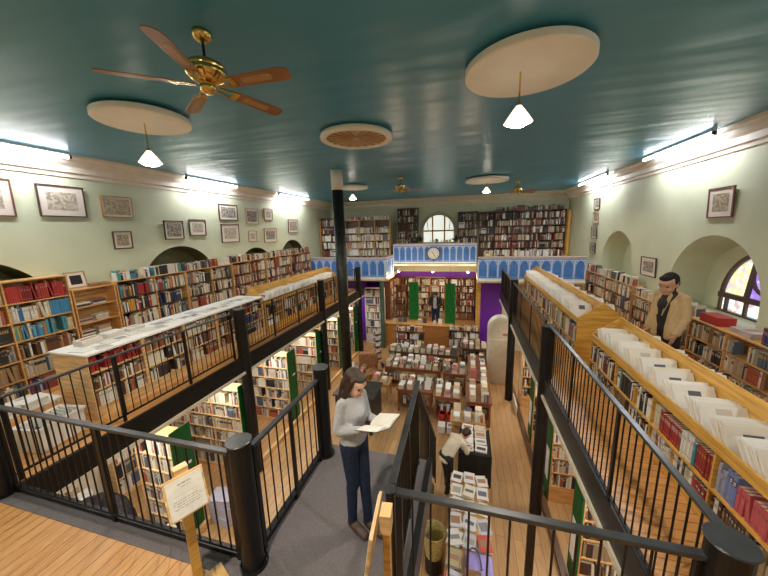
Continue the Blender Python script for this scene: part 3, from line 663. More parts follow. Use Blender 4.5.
# ================================================================== RIGHT GALLERY wall cases
bookcase('dark shelved bookcase on the right wall behind the man, under the second arch', (4.3, 12.9, 0), R(-90), 3.4, 1.12, .3, [.08, .42, .77], 4, 'oak', short='far right wall case', pal='pale', topbooks=True, shelfm='darkwood', near=1)
bookcase('dark shelved bookcase on the right wall behind the man, beside the framed portrait', (4.3, 9.45, 0), R(-90), 2.4, .92, .3, [.08, .35, .64], 3, 'oak', short='middle right wall case', pal='pale', topbooks=True, shelfm='darkwood')
bookcase('pine bookcase below the stained glass window on the right wall', (4.16, 7.0, 0), R(-90), 4.4, .98, .42, [.06, .36, .66], 5, 'pine', short='near right wall case', pal='pale', back='oak', fillp=.9, top=True)
for k in range(5):
    mb = MB().box(-.04, .04, -.13, .13, 0, .15); mb.tube((-.041, 0, .06), (-.036, 0, .06), .012, n=8)
    o = obj('box_file', mb, 'redbox'); o.location = (4.32, 6.75 - .085 * k, 1.003); o.rotation_euler = (0, 0, R(90)); tag(o, f'red box file on the case below the stained window, {ordn(k + 1)} from the far end', 'box file', 'red box files by the window')
z = 1.003
for k in range(7):
    t_ = rr.uniform(.006, .014); sheet_thing('magazine', f'pale magazine in the flat heap on the window case, {ordn(k + 1)} from the bottom', 'magazine', Matrix.Translation((4.36, 5.95, z)) @ Matrix.Rotation(R(rr.uniform(-6, 6)), 4, 'Z'), .28, .40, t_, (.52, .46, .44), 'magazines below the window'); z += t_ + .001
shelf_books(frame((4.16, 5.55, 0), R(-90)), 0, 2.0, 1.003, .27, .3, 'navy', ('near right wall case', '', 'standing on top'), fillp=.95)

# pictures
def wall_pic(side, y0, y1, z1, z0, fr, img, label, border=.12):
    X = XL + .002 if side < 0 else XR - .002
    m4 = Matrix.Translation((X, (y0 + y1) / 2, z0)) @ Matrix.Rotation(R(90) if side < 0 else R(-90), 4, 'Z') @ Matrix.Rotation(R(3), 4, 'X')
    picture_thing('framed_print', label, 'picture', m4, y1 - y0, z1 - z0, fr, img, .03, 'framed prints on the walls', border)
wall_pic(-1, 2.75, 3.66, 3.86, 3.22, 'frame_red', 'print_pale', 'framed print on the left wall cut by the picture edge', .13)
wall_pic(-1, 3.98, 4.72, 3.84, 3.24, 'frame_dark', 'print_pale', 'large framed engraving with wide white mount, second on the left wall', .14)
wall_pic(-1, 5.00, 5.66, 3.73, 3.26, 'frame_gold', 'print_tan', 'framed brown engraving in a golden frame, third in the upper left row', .06)
wall_pic(-1, 5.12, 5.53, 2.95, 2.55, 'frame_dark', 'print_tan', 'small dark framed print hanging alone below the golden framed one', .10)
wall_pic(-1, 6.38, 6.95, 3.22, 2.72, 'frame_dark', 'print_grey', 'dark grey framed print above the second left arch', .08)
wall_pic(-1, 7.15, 7.73, 3.27, 2.80, 'frame_dark', 'print_pale', 'pale framed print right of the dark grey one above the arch', .14)
wall_pic(-1, 8.33, 9.15, 3.79, 3.28, 'frame_dark', 'print_grey', 'grey framed print, upper one of the left stacked pair', .10)
wall_pic(-1, 8.32, 9.12, 3.16, 2.55, 'frame_dark', 'print_pale', 'pale framed print, lower one of the left stacked pair', .13)
wall_pic(-1, 9.55, 10.25, 3.72, 3.17, 'frame_gold', 'print_grey', 'brown framed print, upper one of the middle stacked pair', .08)
wall_pic(-1, 10.62, 11.15, 3.78, 3.33, 'frame_gold', 'print_pale', 'small pale framed print, upper one of the far stacked pair', .14)
wall_pic(-1, 9.6, 10.05, 2.93, 2.52, 'frame_gold', 'print_pale', 'tiny pale framed print, lower one of the middle stacked pair', .16)
wall_pic(-1, 10.5, 11.32, 3.02, 2.46, 'frame_gold', 'print_grey', 'framed print with white mount, lower one of the far stacked pair', .13)
wall_pic(-1, 12.25, 13.05, 3.40, 2.82, 'frame_red', 'print_tan', 'small framed print farthest along the left wall', .10)
wall_pic(1, 7.1, 7.72, 3.42, 2.86, 'frame_red', 'print_tan', 'wood framed engraving above the near arch on the right wall', .13)
wall_pic(1, 9.15, 9.85, 1.92, 1.42, 'frame_dark', 'print_grey', 'dark picture with white mount between the two right arches', .14)
for k, (z0, z1, lab) in enumerate([(3.35, 3.75, 'topmost'), (2.85, 3.25, 'second from top'), (2.28, 2.72, 'third from top'), (1.72, 2.12, 'lowest')]):
    wall_pic(1, 13.1, 13.6, z1, z0, 'frame_gold' if k == 1 else 'frame_dark', 'print_grey', f'small framed picture, {lab} of the column at the far right wall', .10)

# ================================================================== RAILINGS AND POSTS
def railing(label, p0, p1, grp='black metal railings', z0=0, z1=0, n=None, stan=4):
    """p0, p1 = (x, y); z0, z1 floor heights at the two ends"""
    p0 = Vector((p0[0], p0[1], z0)); p1 = Vector((p1[0], p1[1], z1)); L = (Vector((p1.x, p1.y)) - Vector((p0.x, p0.y))).length
    d = p1 - p0; rz = math.atan2(d.y, d.x); sl = (z1 - z0) / L
    t = thing('metal_railing', label, 'railing', p0, rz, grp)
    def Z(x, z): return z + sl * x
    def bar(x0, x1, za, zb, hw): 
        return MB().add([(x0, -hw, Z(x0, za)), (x1, -hw, Z(x1, za)), (x1, hw, Z(x1, za)), (x0, hw, Z(x0, za)), (x0, -hw, Z(x0, zb)), (x1, -hw, Z(x1, zb)), (x1, hw, Z(x1, zb)), (x0, hw, Z(x0, zb))],
                     [(0, 3, 2, 1), (4, 5, 6, 7), (0, 1, 5, 4), (1, 2, 6, 5), (2, 3, 7, 6), (3, 0, 4, 7)])
    obj('handrail', bar(0, L, 1.055, 1.085, .026), 'rail', t, bevel=.005, label='dark grey flat handrail')
    obj('bottom_rail', bar(0, L, .09, .115, .014), 'metal', t)
    n = n or max(2, int(L / .115)); ns = max(2, round(L / 1.25))
    for i in range(1, n): 
        x = L * i / n; obj('baluster', MB().tube((x, 0, Z(x, .1)), (x, 0, Z(x, 1.06)), .0075, n=6, cap=False), 'metal', t)
    for i in range(ns + 1):
        x = min(max(L * i / ns, .03), L - .03); obj('stanchion', MB().box(x - .022, x + .022, -.012, .012, Z(x, .006), Z(x, 1.056)), 'metal', t)
    return t
def post(x, y, z0, z1, r, label, cap=True):
    t = thing('round_post', label, 'post', (x, y, z0), 0)
    obj('shaft', MB().tube((0, 0, 0), (0, 0, z1 - z0 - .012), r, n=28), 'metal', t, smooth=False)
    obj('cap', MB().lathe([(0, z1 - z0), (r + .008, z1 - z0), (r + .014, z1 - z0 - .006), (r + .008, z1 - z0 - .014), (0, z1 - z0 - .014)], n=28), 'rail', t)
    if z0 > -1: obj('base_plate', MB().lathe([(r + .03, 0), (r + .03, .01), (0, .01)], n=24), 'metal', t)
    return t
RX, LX = 1.44, -5.06
post(-1.72, YR, .006, 1.2, .088, 'thick round black post at the near left corner of the landing')
post(-1.70, 3.12, .006, 1.2, .085, 'thick round black post beside the woman at the far left corner of the landing')
post(1.33, 1.69, .006, 1.2, .095, 'thick round black post at the lower right where two railings meet')
post(-5.0, 1.72, .006, 1.2, .1, 'thick round black post at the left edge of the picture')
post(-.47, 1.70, .006, 1.1, .03, 'thin black corner post at the near right of the landing')
for (x, y, r, zt, lab) in ((LX + .12, 5.55, .125, 1.16, 'tall black column through the left gallery, nearest'), (LX + .1, 9.6, .12, 1.16, 'tall black column through the left gallery, second'), (LX + .1, 13.4, .12, 1.16, 'tall black column through the left gallery, farthest'),
                       (RX + .02, 5.9, .115, 1.02, 'tall black column through the right gallery, nearest'), (RX + .02, 10.3, .12, 1.16, 'tall black column through the right gallery, second')):
    post(x, y, G, zt, r, lab)
railing('black railing across the front left, from the picture edge to the landing', (-4.88, YR), (-1.83, YR), n=27)
railing('black railing along the left side of the landing beside the woman', (-1.70, YR + .1), (-1.70, 3.02))
railing('black railing along the right side of the landing', (-.47, YR), (-.52, 3.25), n=22)
railing('black railing across the front right, foreground, from landing to the corner post', (-.44, YR - .05), (1.26, YR - .06), n=14)
railing('black railing of the right gallery, nearest section', (RX, 1.82), (RX, 5.78), n=36)
railing('black railing of the right gallery, middle section', (RX, 6.03), (RX, 10.16), n=37)
railing('black railing of the right gallery, farthest section', (RX, 10.44), (RX, 13.8), n=30)
railing('black railing of the left gallery, nearest section', (LX, 1.86), (LX, 5.42), n=32)
railing('black railing of the left gallery, middle section', (LX, 5.68), (LX, 9.46), n=34)
railing('black railing of the left gallery, third section', (LX, 9.74), (LX, 13.26), n=32)
# stairs down from the landing
st = thing('staircase', 'grey metal staircase going down from the landing to the shop floor', 'stairs', (0, 0, 0))
for i in range(15):
    y = 3.3 + .19 * i; z = -.2 * (i + 1)
    if z < G + .05: break
    obj('tread', MB().box(-1.62, -.66, y, y + .19, z - .03, z), 'mat', st); obj('nosing', MB().box(-1.62, -.66, y - .006, y + .02, z, z + .006), 'rail', st)
for x in (-1.68, -.655):
    s = MB(); s.add([(x, 3.31, -.32), (x + .05, 3.31, -.32), (x + .05, 5.85, -2.98), (x, 5.85, -2.98), (x, 3.31, -.06), (x + .05, 3.31, -.06), (x + .05, 6.0, -2.9), (x, 6.0, -2.9)], [(0, 3, 2, 1), (4, 5, 6, 7), (0, 1, 5, 4), (1, 2, 6, 5), (2, 3, 7, 6), (3, 0, 4, 7)]); obj('stringer', s, 'metal', st)
railing('black sloping railing going down the right side of the stairs', (-.56, 3.4), (-.56, 5.75), z0=-.15, z1=-2.6)

# wooden boards on posts at the landing
def notice(label, loc, rz, tilt, w, h, zb, lines=True):
    t = thing('notice_board', label, 'sign', loc, rz)
    obj('stand_post', MB().box(-.03, .03, -.02, .02, 0, zb + h * .75), 'yellowwood', t, bevel=.003)
    obj('foot', MB().box(-.2, .2, -.15, .15, 0, .02), 'yellowwood', t)
    obj('top_block', MB().box(-.045, .045, -.03, .03, zb + h * .75, zb + h + .03), 'pine_l', t)
    m4 = Matrix.Translation((0, -.115, zb)) @ Matrix.Rotation(tilt, 4, 'X')
    obj('board', MB().mbox(m4, -w / 2, w / 2, 0, .018, 0, h), 'pine_l', t, bevel=.002)
    p = obj('notice_sheet', MB().mbox(m4, -w / 2 + .014, w / 2 - .014, -.003, -.0005, .012, h - .012), 'paper', t)
    if lines:
        g = MB(); g.mbox(m4, -.3 * w, .3 * w, -.0036, -.003, .56 * h, .565 * h)
        for (cx_, z_, ww, hh) in ((0, .80, .32, .03), (.02, .73, .22, .014), (-.02, .44, .62, .014), (0, .38, .70, .014), (.03, .32, .60, .014), (0, .26, .66, .014)):
            x = -ww * w / 2
            while x < ww * w / 2:
                l_ = rr.uniform(.008, .03); g.mbox(m4, cx_ * w + x, cx_ * w + min(x + l_, ww * w / 2), -.004, -.003, z_ * h, (z_ + hh) * h); x += l_ + .006
        obj('lettering', g, mat('faint_ink', (.35, .32, .36), .6), p)
notice('white paper notice on a wooden stand in front of the left railing', (-1.95, 1.44, .006), R(64), R(-14), .25, .29, .86)
notice('wooden sign stand seen from its edge at the foot of the landing railing', (-.40, 1.36, .006), R(-84), R(-8), .30, .36, .90, False)

# ================================================================== FLUE AND STOVE
fx, fy = -3.42, 7.95
t = thing('flue_pipe', 'tall dark round stove pipe rising from the shop floor to the ceiling', 'pipe', (fx, fy, 0))
obj('pipe', MB().tube((0, 0, -1.72), (0, 0, 3.90), .15, n=28), 'flue', t, smooth=True)
obj('upper_collar', MB().tube((0, 0, 3.90), (0, 0, CZ), .158, n=28), 'cornice', t, smooth=True, label='cream painted top collar')
for z in (-.6, .9, 2.4): obj('joint_band', MB().tube((0, 0, z), (0, 0, z + .04), .155, n=28), 'flue', t)
t = thing('wood_stove', 'black cast iron stove under the flue pipe, behind the woman', 'stove', (fx + .35, fy - .1, G))
obj('firebox', MB().box(-.55, .6, -.45, .45, .25, 1.15), 'blackp', t, bevel=.03)
obj('top_plate', MB().box(-.6, .65, -.5, .5, 1.15, 1.2), 'flue', t, bevel=.01)
obj('stove_door', MB().box(-.25, .35, -.475, -.45, .4, 1.0), 'flue', t, bevel=.01)
obj('flue_socket', MB().tube((-.35, .1, 1.2), (-.35, .1, 1.27), .17, n=20), 'flue', t)
for a in (-.45, .5):
    for b_ in (-.38, .38): obj('leg', MB().box(a - .04, a + .04, b_ - .04, b_ + .04, 0, .25), 'blackp', t)

# ================================================================== GROUND FLOOR
FIG = []
# cross cases under the left gallery with green end boards
for i, y in enumerate((3.66, 5.38, 7.4, 9.2, 11.1, 12.9)):
    lab = ('nearest', 'second', 'third', 'fourth', 'fifth', 'farthest')[i]
    bookcase(f'shop floor bookcase standing across under the left gallery, {lab} one', (-7.6 if i else -6.0, y, G), 0, 2.5 if i else .9, 2.2, .32, [.12, .46, .80, 1.14, 1.48, 1.82], 3 if i else 1, 'pine_l', short=f'{lab} left cross case', pal='pale', near=1, grp='cross bookcases under the left gallery')
    e = tag(obj('end_board', MB().box(0, .02, 0, .42, 0, 2.32), 'green', loc=(-5.095, y + .0, G)), f'dark green end board on the {lab} cross bookcase under the left gallery', 'end board', 'green end boards')
    obj('notice_card', MB().box(.02, .023, .2, .34, 1.5, 1.56), 'paper', e, label='small white card')
# along-wall case under the left gallery
for i, y in enumerate((4.05, 5.8, 7.75, 9.6)):
    bookcase(f'shop floor bookcase against the left wall in {("the nearest", "the second", "the third", "the farthest")[i]} alcove', (-7.40, y, G), R(90), 1.3, 2.0, .3, [.1, .48, .86, 1.24, 1.62], 1, 'pine_l', short='alcove case', pal='pale', near=0, grp='alcove bookcases on the shop floor')
# right shop floor cross cases
for i, y in enumerate((4.5, 6.25, 8.1, 9.9)):
    lab = ('nearest', 'second', 'third', 'farthest')[i]
    bookcase(f'shop floor bookcase standing across under the right gallery, {lab} one', (1.78, y, G), 0, 2.6, 2.15, .3, [.38, .72, 1.06, 1.40, 1.74], 3, 'pine', short=f'{lab} right cross case', pal='dark' if i != 1 else 'pale', near=1, grp='cross bookcases under the right gallery', back='oak')
    e = tag(obj('end_board', MB().box(-.02, 0, 0, .36, .1, 2.1), 'green' if i != 3 else 'pine_l', loc=(1.765, y - .02, G)), f'end board on the {lab} cross bookcase under the right gallery', 'end board')
    o = tag(obj('poster', MB().box(-.004, 0, 0, .26, 0, .7), 'paper', loc=(1.742, y + .02, G + .5)), f'white poster on the end of the {lab} right cross bookcase', 'poster')
tag(obj('low_screen', MB().box(0, .03, 0, .8, 0, .32), 'cornice', loc=(1.57, 9.35, G)), 'low white panel standing along the plinth beside the white arched cabinet', 'panel')

# white arched cabinet
t = thing('arched_cabinet', 'tall white cabinet with a rounded top near the purple wall', 'cabinet', (1.26, 11.35, G), 0)
hw, hh = .46, 2.12
arch = [(-hw, 0), (hw, 0), (hw, hh)] + [(hw * math.cos(math.pi * i / 16), hh + hw * math.sin(math.pi * i / 16)) for i in range(1, 16)] + [(-hw, hh)]
obj('cabinet_body', MB().prism(arch, lambda u, v, d: (u, d, v), 0, .45), 'white', t)
inn = [(u * .9, .06 + v * .95) for u, v in arch]
obj('door', MB().prism(inn, lambda u, v, d: (u, d, v), -.02, 0), 'cream', t, label='cream door panel')
obj('cross_rail', MB().box(-.42, .42, -.03, -.02, 1.72, 1.76), 'white', t)
obj('emblem', MB().prism([(.14 + .11 * math.cos(a * math.pi / 8), 1.95 + .05 * math.sin(a * math.pi / 8)) for a in range(16)], lambda u, v, d: (u, d, v), -.026, -.02), mat('faded_red', (.5, .2, .16), .5), t, label='faded red oval emblem')
obj('handle', MB().tube((-.34, -.05, 1.2), (-.34, -.05, 1.32), .01, n=8), 'brass', t)

# tables with books
def table(label, cx_, cy_, w, d, wood_='redwood', h=.78, cloth=None, rz=0, name='display_table'):
    t = thing(name, label, 'table', (cx_, cy_, G), rz)
    obj('table_top', MB().box(-w / 2, w / 2, -d / 2, d / 2, h - .035, h), wood_, t, bevel=.004)
    obj('apron', MB().box(-w / 2 + .04, w / 2 - .04, -d / 2 + .04, d / 2 - .04, h - .14, h - .035), wood_, t)
    if wood_ in ('redwood', 'darkwood'):
        for s in (-1, 1): obj('side_panel', MB().box(s * (w / 2 - .06) - .01, s * (w / 2 - .06) + .01, -d / 2 + .1, d / 2 - .1, .08, h - .14), wood_, t)
        obj('added_lower_shelf', MB().box(-w / 2 + .08, w / 2 - .08, -d / 2 + .1, d / 2 - .1, .2, .22), wood_, t)  # shelf and its dark books added to darken the space beneath
        shelf_books(frame((cx_ - w / 2 + .1, cy_ - d / 2 + .12, G + .22), 0), 0, w - .2, 0, .3, .25, 'dark', (label, '', 'under the table'), near=0)
    for sx in (-1, 1):
        for sy in (-1, 1): obj('leg', MB().box(sx * (w / 2 - .07) - .03, sx * (w / 2 - .07) + .03, sy * (d / 2 - .07) - .03, sy * (d / 2 - .07) + .03, 0, h - .14), wood_, t)
    return t
def cover(cx_, cy_, w, d, zt, desc, pal='table', dens=.97, tall=.2, rz=0, near=1):
    nx = max(1, int(w / .24)); ny = max(1, int(d / .215))
    for i in range(nx):
        for j in range(ny):
            if random.random() > dens: continue
            x = -w / 2 + (i + .5) * w / nx; y = -d / 2 + (j + .5) * d / ny
            Mx = frame((cx_, cy_, zt + .001), rz) @ Matrix.Translation((x, y, 0)) @ Matrix.Rotation(R(90), 4, 'Z')
            if random.random() < .72: pile(Mx, random.randint(3, 9), .18, .24, pal, f'{ordn(i + 1)} pile across, {ordn(j + 1)} deep, {desc}', near, jitter=.1)
            elif random.random() < .5:
                shelf_books(frame((cx_ + x - .11, cy_ + y - .1, zt + .001), 0), 0, .23, 0, .27, .2, 'pale', (desc, f'{ordn(j + 1)} deep', f'standing, {ordn(i + 1)} group across'), near=near, tmin=.02, tmax=.04)
            else:
                c = random.choice(PAL['table']); m4 = frame((cx_ + x - .1, cy_ + y, zt + .001), 0) @ Matrix.Rotation(R(-18), 4, 'X') @ Matrix(((0, 0, -1, .2), (1, 0, 0, 0), (0, -1, 0, .27), (0, 0, 0, 1)))
                BOOKS.append((m4, .022, .26, .19, c, None, f'propped face out, {ordn(i + 1)} across, {ordn(j + 1)} deep, {desc}', 1, near))
TT = G + .78
table('red brown wooden book table, front left of the central group', -1.55, 9.15, 1.15, .75); cover(-1.55, 9.15, 1.1, .7, TT, 'front left table')
table('red brown wooden book table, front middle of the central group', -.5, 9.0, .85, .8); cover(-.5, 9.0, .8, .75, TT, 'front middle table')
table('narrow book table on the right edge of the central group, near end', .42, 9.1, .75, 1.2); cover(.42, 9.1, .7, 1.15, TT, 'right edge table')
table('long book table in the second row of the central group', -1.9, 10.7, 2.1, .8); cover(-1.9, 10.7, 2.0, .75, TT, 'second row left table')
table('book table in the middle of the second row', -.35, 10.6, .85, .8); cover(-.35, 10.6, .8, .75, TT, 'second row middle table')
table('narrow book table on the right edge of the group, far end', .45, 10.95, .7, 2.2); cover(.45, 10.95, .65, 2.1, TT, 'far right edge table')
table('long dark book table in the third row, before the counter', -1.7, 12.2, 2.9, .85, 'darkwood'); cover(-1.7, 12.2, 2.8, .8, TT, 'third row table')
table('dark book table right of the third row', .38, 13.05, 1.1, .7, 'darkwood'); cover(.38, 13.05, 1.0, .75, TT, 'third row right table')
# upright display steps behind the tables
for (x0, y, w_, lab) in ((-3.1, 13.0, 1.3, 'left'), (-.75, 13.55, 1.35, 'right')):
    bookcase(f'low stepped bookcase in front of the wooden counter, {lab} side', (x0, y, G), 0, w_, 1.25, .35, [.1, .5, .9], 2, 'redwood', short=f'{lab} low case by counter', pal='table', topbooks=True)
# spinner rack with cards
t = thing('card_spinner', 'black wire card rack standing left of the book tables', 'rack', (-3.66, 11.9, G))
obj('centre_pole', MB().tube((0, 0, 0), (0, 0, 1.7), .02), 'metal', t); obj('base', MB().lathe([(.0, 0), (.3, 0), (.28, .04), (0, .05)], n=20), 'metal', t)
for k in range(4):
    for q in range(5):
        a = k * math.pi / 2 + .4; m4 = Matrix.Rotation(a, 4, 'Z')
        obj('pocket', MB().mbox(m4, -.11, .11, -.16, -.13, .35 + .27 * q, .42 + .27 * q), 'metal', t)
        c = obj('card', MB().mbox(m4 @ Matrix.Translation((0, -.15, 0)), -.09, .09, -.004, .004, .37 + .27 * q, .57 + .27 * q, 0, random.choice([(.75, .74, .7), (.6, .62, .66), (.7, .6, .5)])), 'book'); c.parent = t
# heaps left of the tables by the stove
table('small wooden side table piled with tan books, left of the tables', -2.85, 9.6, .7, .6, 'oak', .6); cover(-2.85, 9.6, .65, .6, G + .6, 'side table by stove', 'pale', 1)
table('low oak table with heaped books beside the stove', -3.7, 9.3, .8, .8, 'oak', .9); cover(-3.7, 9.3, .75, .75, G + .9, 'oak table behind stove', 'brown', 1)
t = thing('leather_armchair', 'brown leather armchair behind the stove with books on its seat', 'chair', (-3.6, 10.5, G), R(20))
obj('seat', MB().box(-.35, .35, -.35, .35, .2, .45), 'tan', t, bevel=.05); obj('backrest', MB().box(-.38, .38, .28, .48, .2, 1.05), 'tan', t, bevel=.06)
for s in (-1, 1): obj('armrest', MB().box(s * .42 - .08, s * .42 + .08, -.35, .4, .2, .65), 'tan', t, bevel=.05)
for s in (-1, 1):
    for q in (-1, 1): obj('leg', MB().box(s * .3 - .03, s * .3 + .03, q * .3 - .03, q * .3 + .03, 0, .2), 'darkwood', t)
# red tubs
for k, x in enumerate((-.62, -.38)):
    t = thing('waste_bin', f'red bin on the floor beneath the front table, {("left", "right")[k]} one of two', 'bin', (x, 8.45, G), 0, 'red bins')
    obj('bucket', MB().lathe([(0, 0), (.09, 0), (.11, .36), (.1, .36), (.085, .015), (0, .015)], n=20), 'red', t); obj('rim', MB().lathe([(.108, .35), (.118, .35), (.118, .375), (.108, .375), (.108, .35)], n=20), 'red', t)
for k, x in enumerate((-.62, -.36)):
    z = G
    for q in range(4): sheet_thing('magazine', f'white catalogue, {ordn(q + 1)} up in the {("left", "right")[k]} floor pile before the red bins', 'magazine', Matrix.Translation((x, 8.12, z + .001)), .2, .26, .05, (.75, .72, .68), 'catalogues on the floor'); z += .052
# long magazine table in the aisle
t = table('long table in the centre aisle covered with magazines, below the foreground railing', .13, 4.4, .72, 2.55, 'oak', .8)
k = 0
for j in range(8):
    for i in range(3):
        z = G + .801; yy = 3.28 + .325 * j; xx = -.1 + .235 * i
        if j < 3 and i > 0: continue
        for q in range(rr.randint(2, 6)):
            t_ = rr.uniform(.005, .014); k += 1
            c = rr.choice([(.72, .70, .66), (.70, .64, .42), (.60, .08, .06), (.66, .66, .68), (.45, .38, .22), (.72, .70, .66), (.52, .55, .62), (.70, .66, .50)])
            sheet_thing('magazine', f'magazine, {ordn(q + 1)} up in the pile {ordn(j + 1)} row, {("left", "middle", "right")[i]} column, aisle table', 'magazine', Matrix.Translation((xx, yy, z)) @ Matrix.Rotation(R(rr.uniform(-20, 20)), 4, 'Z'), .2, .27, t_, c, 'magazines on the long aisle table'); z += t_ + .001
t = thing('tote_bag', 'lavender bag with a brown label lying on the aisle table', 'bag', (.27, 3.66, G + .802), R(0))
mb = MB(); mb.add([(-.22, -.45, 0), (.22, -.45, 0), (.21, .42, 0), (-.21, .42, 0), (-.2, -.4, .12), (.2, -.4, .12), (.18, .38, .10), (-.18, .38, .10)], [(0, 3, 2, 1), (4, 5, 6, 7), (0, 1, 5, 4), (1, 2, 6, 5), (2, 3, 7, 6), (3, 0, 4, 7)]); obj('bag_body', mb, 'lavender', t, bevel=.02)
obj('label_patch', MB().box(-.2, .02, -.2, .1, .118, .124), 'tan', t, label='brown printed label')
h = MB(); pts = [(-.18 + .0, .1, .12)] + [(-.08 - .11 * math.cos(math.pi * i / 10), .12 + .3 * math.sin(math.pi * i / 10), .13) for i in range(11)]
for a, b_ in zip(pts[1:], pts[2:]): h.tube(a, b_, .012, n=6)
obj('strap', h, mat('dark_violet', (.09, .06, .16), .6), t)
t = thing('paper_basket', 'yellow straw basket on the left side of the aisle table', 'basket', (-.45, 4.35, G), 0)
obj('basket_body', MB().lathe([(0, .3), (.14, .3), (.2, .78), (.19, .78), (.13, .32), (0, .32)], n=20), mat('straw', (.45, .38, .14), .8, noise=.4, scale=40, bump=.4), t); obj('stand', MB().lathe([(.15, 0), (.15, .3), (.13, .3), (.13, 0)], n=16), 'metal', t)
# black draped desk with the magazines the customer looks at
t = thing('draped_table', 'table hung with black cloth, white papers on top, beside the bending customer', 'table', (.26, 6.75, G))
obj('table_top', MB().box(-.34, .34, -.45, .5, .78, .8), 'black', t)
mb = MB(); N = 40
for a0, a1 in (((-.36, -.47), (.36, -.47)), ((.36, -.47), (.36, .52)), ((.36, .52), (-.36, .52)), ((-.36, .52), (-.36, -.47))):
    for i in range(N // 4):
        f0, f1 = i / (N / 4), (i + 1) / (N / 4)
        def q(f, b_): 
            x, y = a0[0] + (a1[0] - a0[0]) * f, a0[1] + (a1[1] - a0[1]) * f; s = 1 + b_ * .05 * math.sin(f * 22); return (x * s, y * s, .03 if b_ else .795)
        mb.add([q(f0, 1), q(f1, 1), q(f1, 0), q(f0, 0)], [(0, 1, 2, 3)])
obj('cloth_drape', mb, 'black', t)
for i in range(2):
    for j in range(4):
        z = G + .802
        for q in range(3):
            sheet_thing('magazine', f'white paper, {ordn(q + 1)} up, {ordn(j + 1)} row, {("left", "right")[i]} column, black draped table', 'magazine', Matrix.Translation((.1 + .3 * i, 6.50 + .25 * j, z)) @ Matrix.Rotation(R(rr.uniform(-8, 8)), 4, 'Z'), .26, .22, .01, rr.choice([(.76, .74, .7), (.7, .68, .64), (.62, .5, .4)]), 'papers on the draped table'); z += .011
table('small table of open magazines just beyond the black draped one', .1, 7.75, .9, .55, 'oak'); cover(.1, 7.75, .85, .5, TT, 'table beyond draped one', 'table', 1)
# heaps at lower left of the shop floor
t = thing('black_armchair', 'large black armchair on the shop floor seen through the front left railing', 'chair', (-6.1, 2.72, G), R(-30))
mb = MB(); mb.ball((0, 0, .35), (.6, .6, .35)); obj('seat', mb, 'black', t, smooth=True)
mb = MB()
for i in range(9):
    a = math.pi * (i / 8); mb.ball((.5 * math.cos(a), .12 + .4 * math.sin(a), .75), (.2, .2, .5))
obj('backrest', mb, 'black', t, smooth=True)
for s in (-.3, .3):
    for q in (-.3, .3): obj('leg', MB().box(s - .03, s + .03, q - .03, q + .03, 0, .15), 'darkwood', t)
table('shop floor table heaped with pale magazines behind the front left railing', -4.98, 2.75, .75, 1.0, 'oak', .75); cover(-4.98, 2.75, .75, .95, G + .75, 'table at front left', 'table', 1)
table('dark table with papers at the far left below the gallery', -7.25, 2.6, .7, 1.8, 'darkwood', .75); cover(-7.25, 2.6, .65, 1.7, G + .75, 'table at far left', 'table', 1)
for k in range(3):
    o = obj('storage_box', MB().box(-.22, .22, -.16, .16, 0, .19).box(-.23, .23, -.17, .17, .17, .2), mat('pale_lilac_box', (.42, .42, .55), .6) if k == 0 else bpy.data.materials['pale_lilac_box'], loc=(-4.72, 4.25, G + .201 * k)); o.rotation_euler = (0, 0, R(8 * k - 6)); tag(o, f'pale lilac storage box beside the green end board, {("bottom", "middle", "top")[k]} of the stack', 'box', 'lilac storage boxes')

# far end of the shop floor: counter
t = thing('shop_counter', 'long orange wooden sales counter at the back of the shop', 'counter', (-4.2, 14.35, G))
obj('front_panel', MB().box(0, 3.55, 0, .05, 0, 1.16), wood('counter_wood', (.46, .20, .055)), t)
obj('counter_top', MB().box(-.03, 3.6, -.06, .55, 1.16, 1.2), 'pine', t, bevel=.006)
for x in (0, 3.5): obj('side_panel', MB().box(x, x + .05, .05, .5, 0, 1.16), 'oak', t)
obj('lower_front', MB().box(3.55, 4.65, .1, .15, 0, 1.02), 'redwood', t); obj('ledge', MB().box(3.55, 4.65, .05, .45, 1.02, 1.06), 'pine', t)
cover(-2.6, 14.55, 3.0, .3, G + 1.2, 'sales counter', 'table', .6)
for k, x in enumerate((-3.0, -2.75, -2.5, -2.2)):
    tag(obj('leaflet', MB().box(-.07, .07, -.004, 0, 0, .22), 'paper', loc=(x, 14.345, G + .85)), f'white leaflet stuck on the counter front, {ordn(k + 1)} from the left', 'leaflet', 'leaflets on the counter front')
# shelves behind the counter
for i, (x0, w_, lab) in enumerate([(-4.3, 1.55, 'left'), (-2.72, 1.6, 'middle'), (-1.08, 1.5, 'right')]):
    bookcase(f'tall bookcase of reddish books behind the sales counter, {lab} one', (x0, 16.45, -2.1), 0, w_, 2.3, .3, [.1, .46, .82, 1.18, 1.54, 1.9], 2, 'redwood' if i != 1 else 'oak', short=f'{lab} case behind counter', pal='brown' if i != 1 else 'pale', grp='bookcases behind the sales counter', fillp=.93)
bookcase('red and brown bookcase set sideways at the left of the sales counter', (-3.80, 14.96, -2.1), R(90), 1.43, 2.3, .3, [.1, .46, .82, 1.18, 1.54, 1.9], 2, 'redwood', short='side case by counter', pal='brown')
bookcase('white shelved bookcase below the left balcony against the purple wall', (-5.05, 14.5, G), 0, 1.0, 2.9, .3, [.5, .9, 1.3, 1.7, 2.1, 2.5], 1, 'white', short='white case below left balcony', pal='table')
bookcase('bookcase on the shop floor below the left balcony, beyond the last column', (-7.4, 13.9, G), 0, 1.9, 2.4, .3, [.1, .48, .86, 1.24, 1.62, 2.0], 2, 'pine_l', short='case below left balcony', pal='pale')
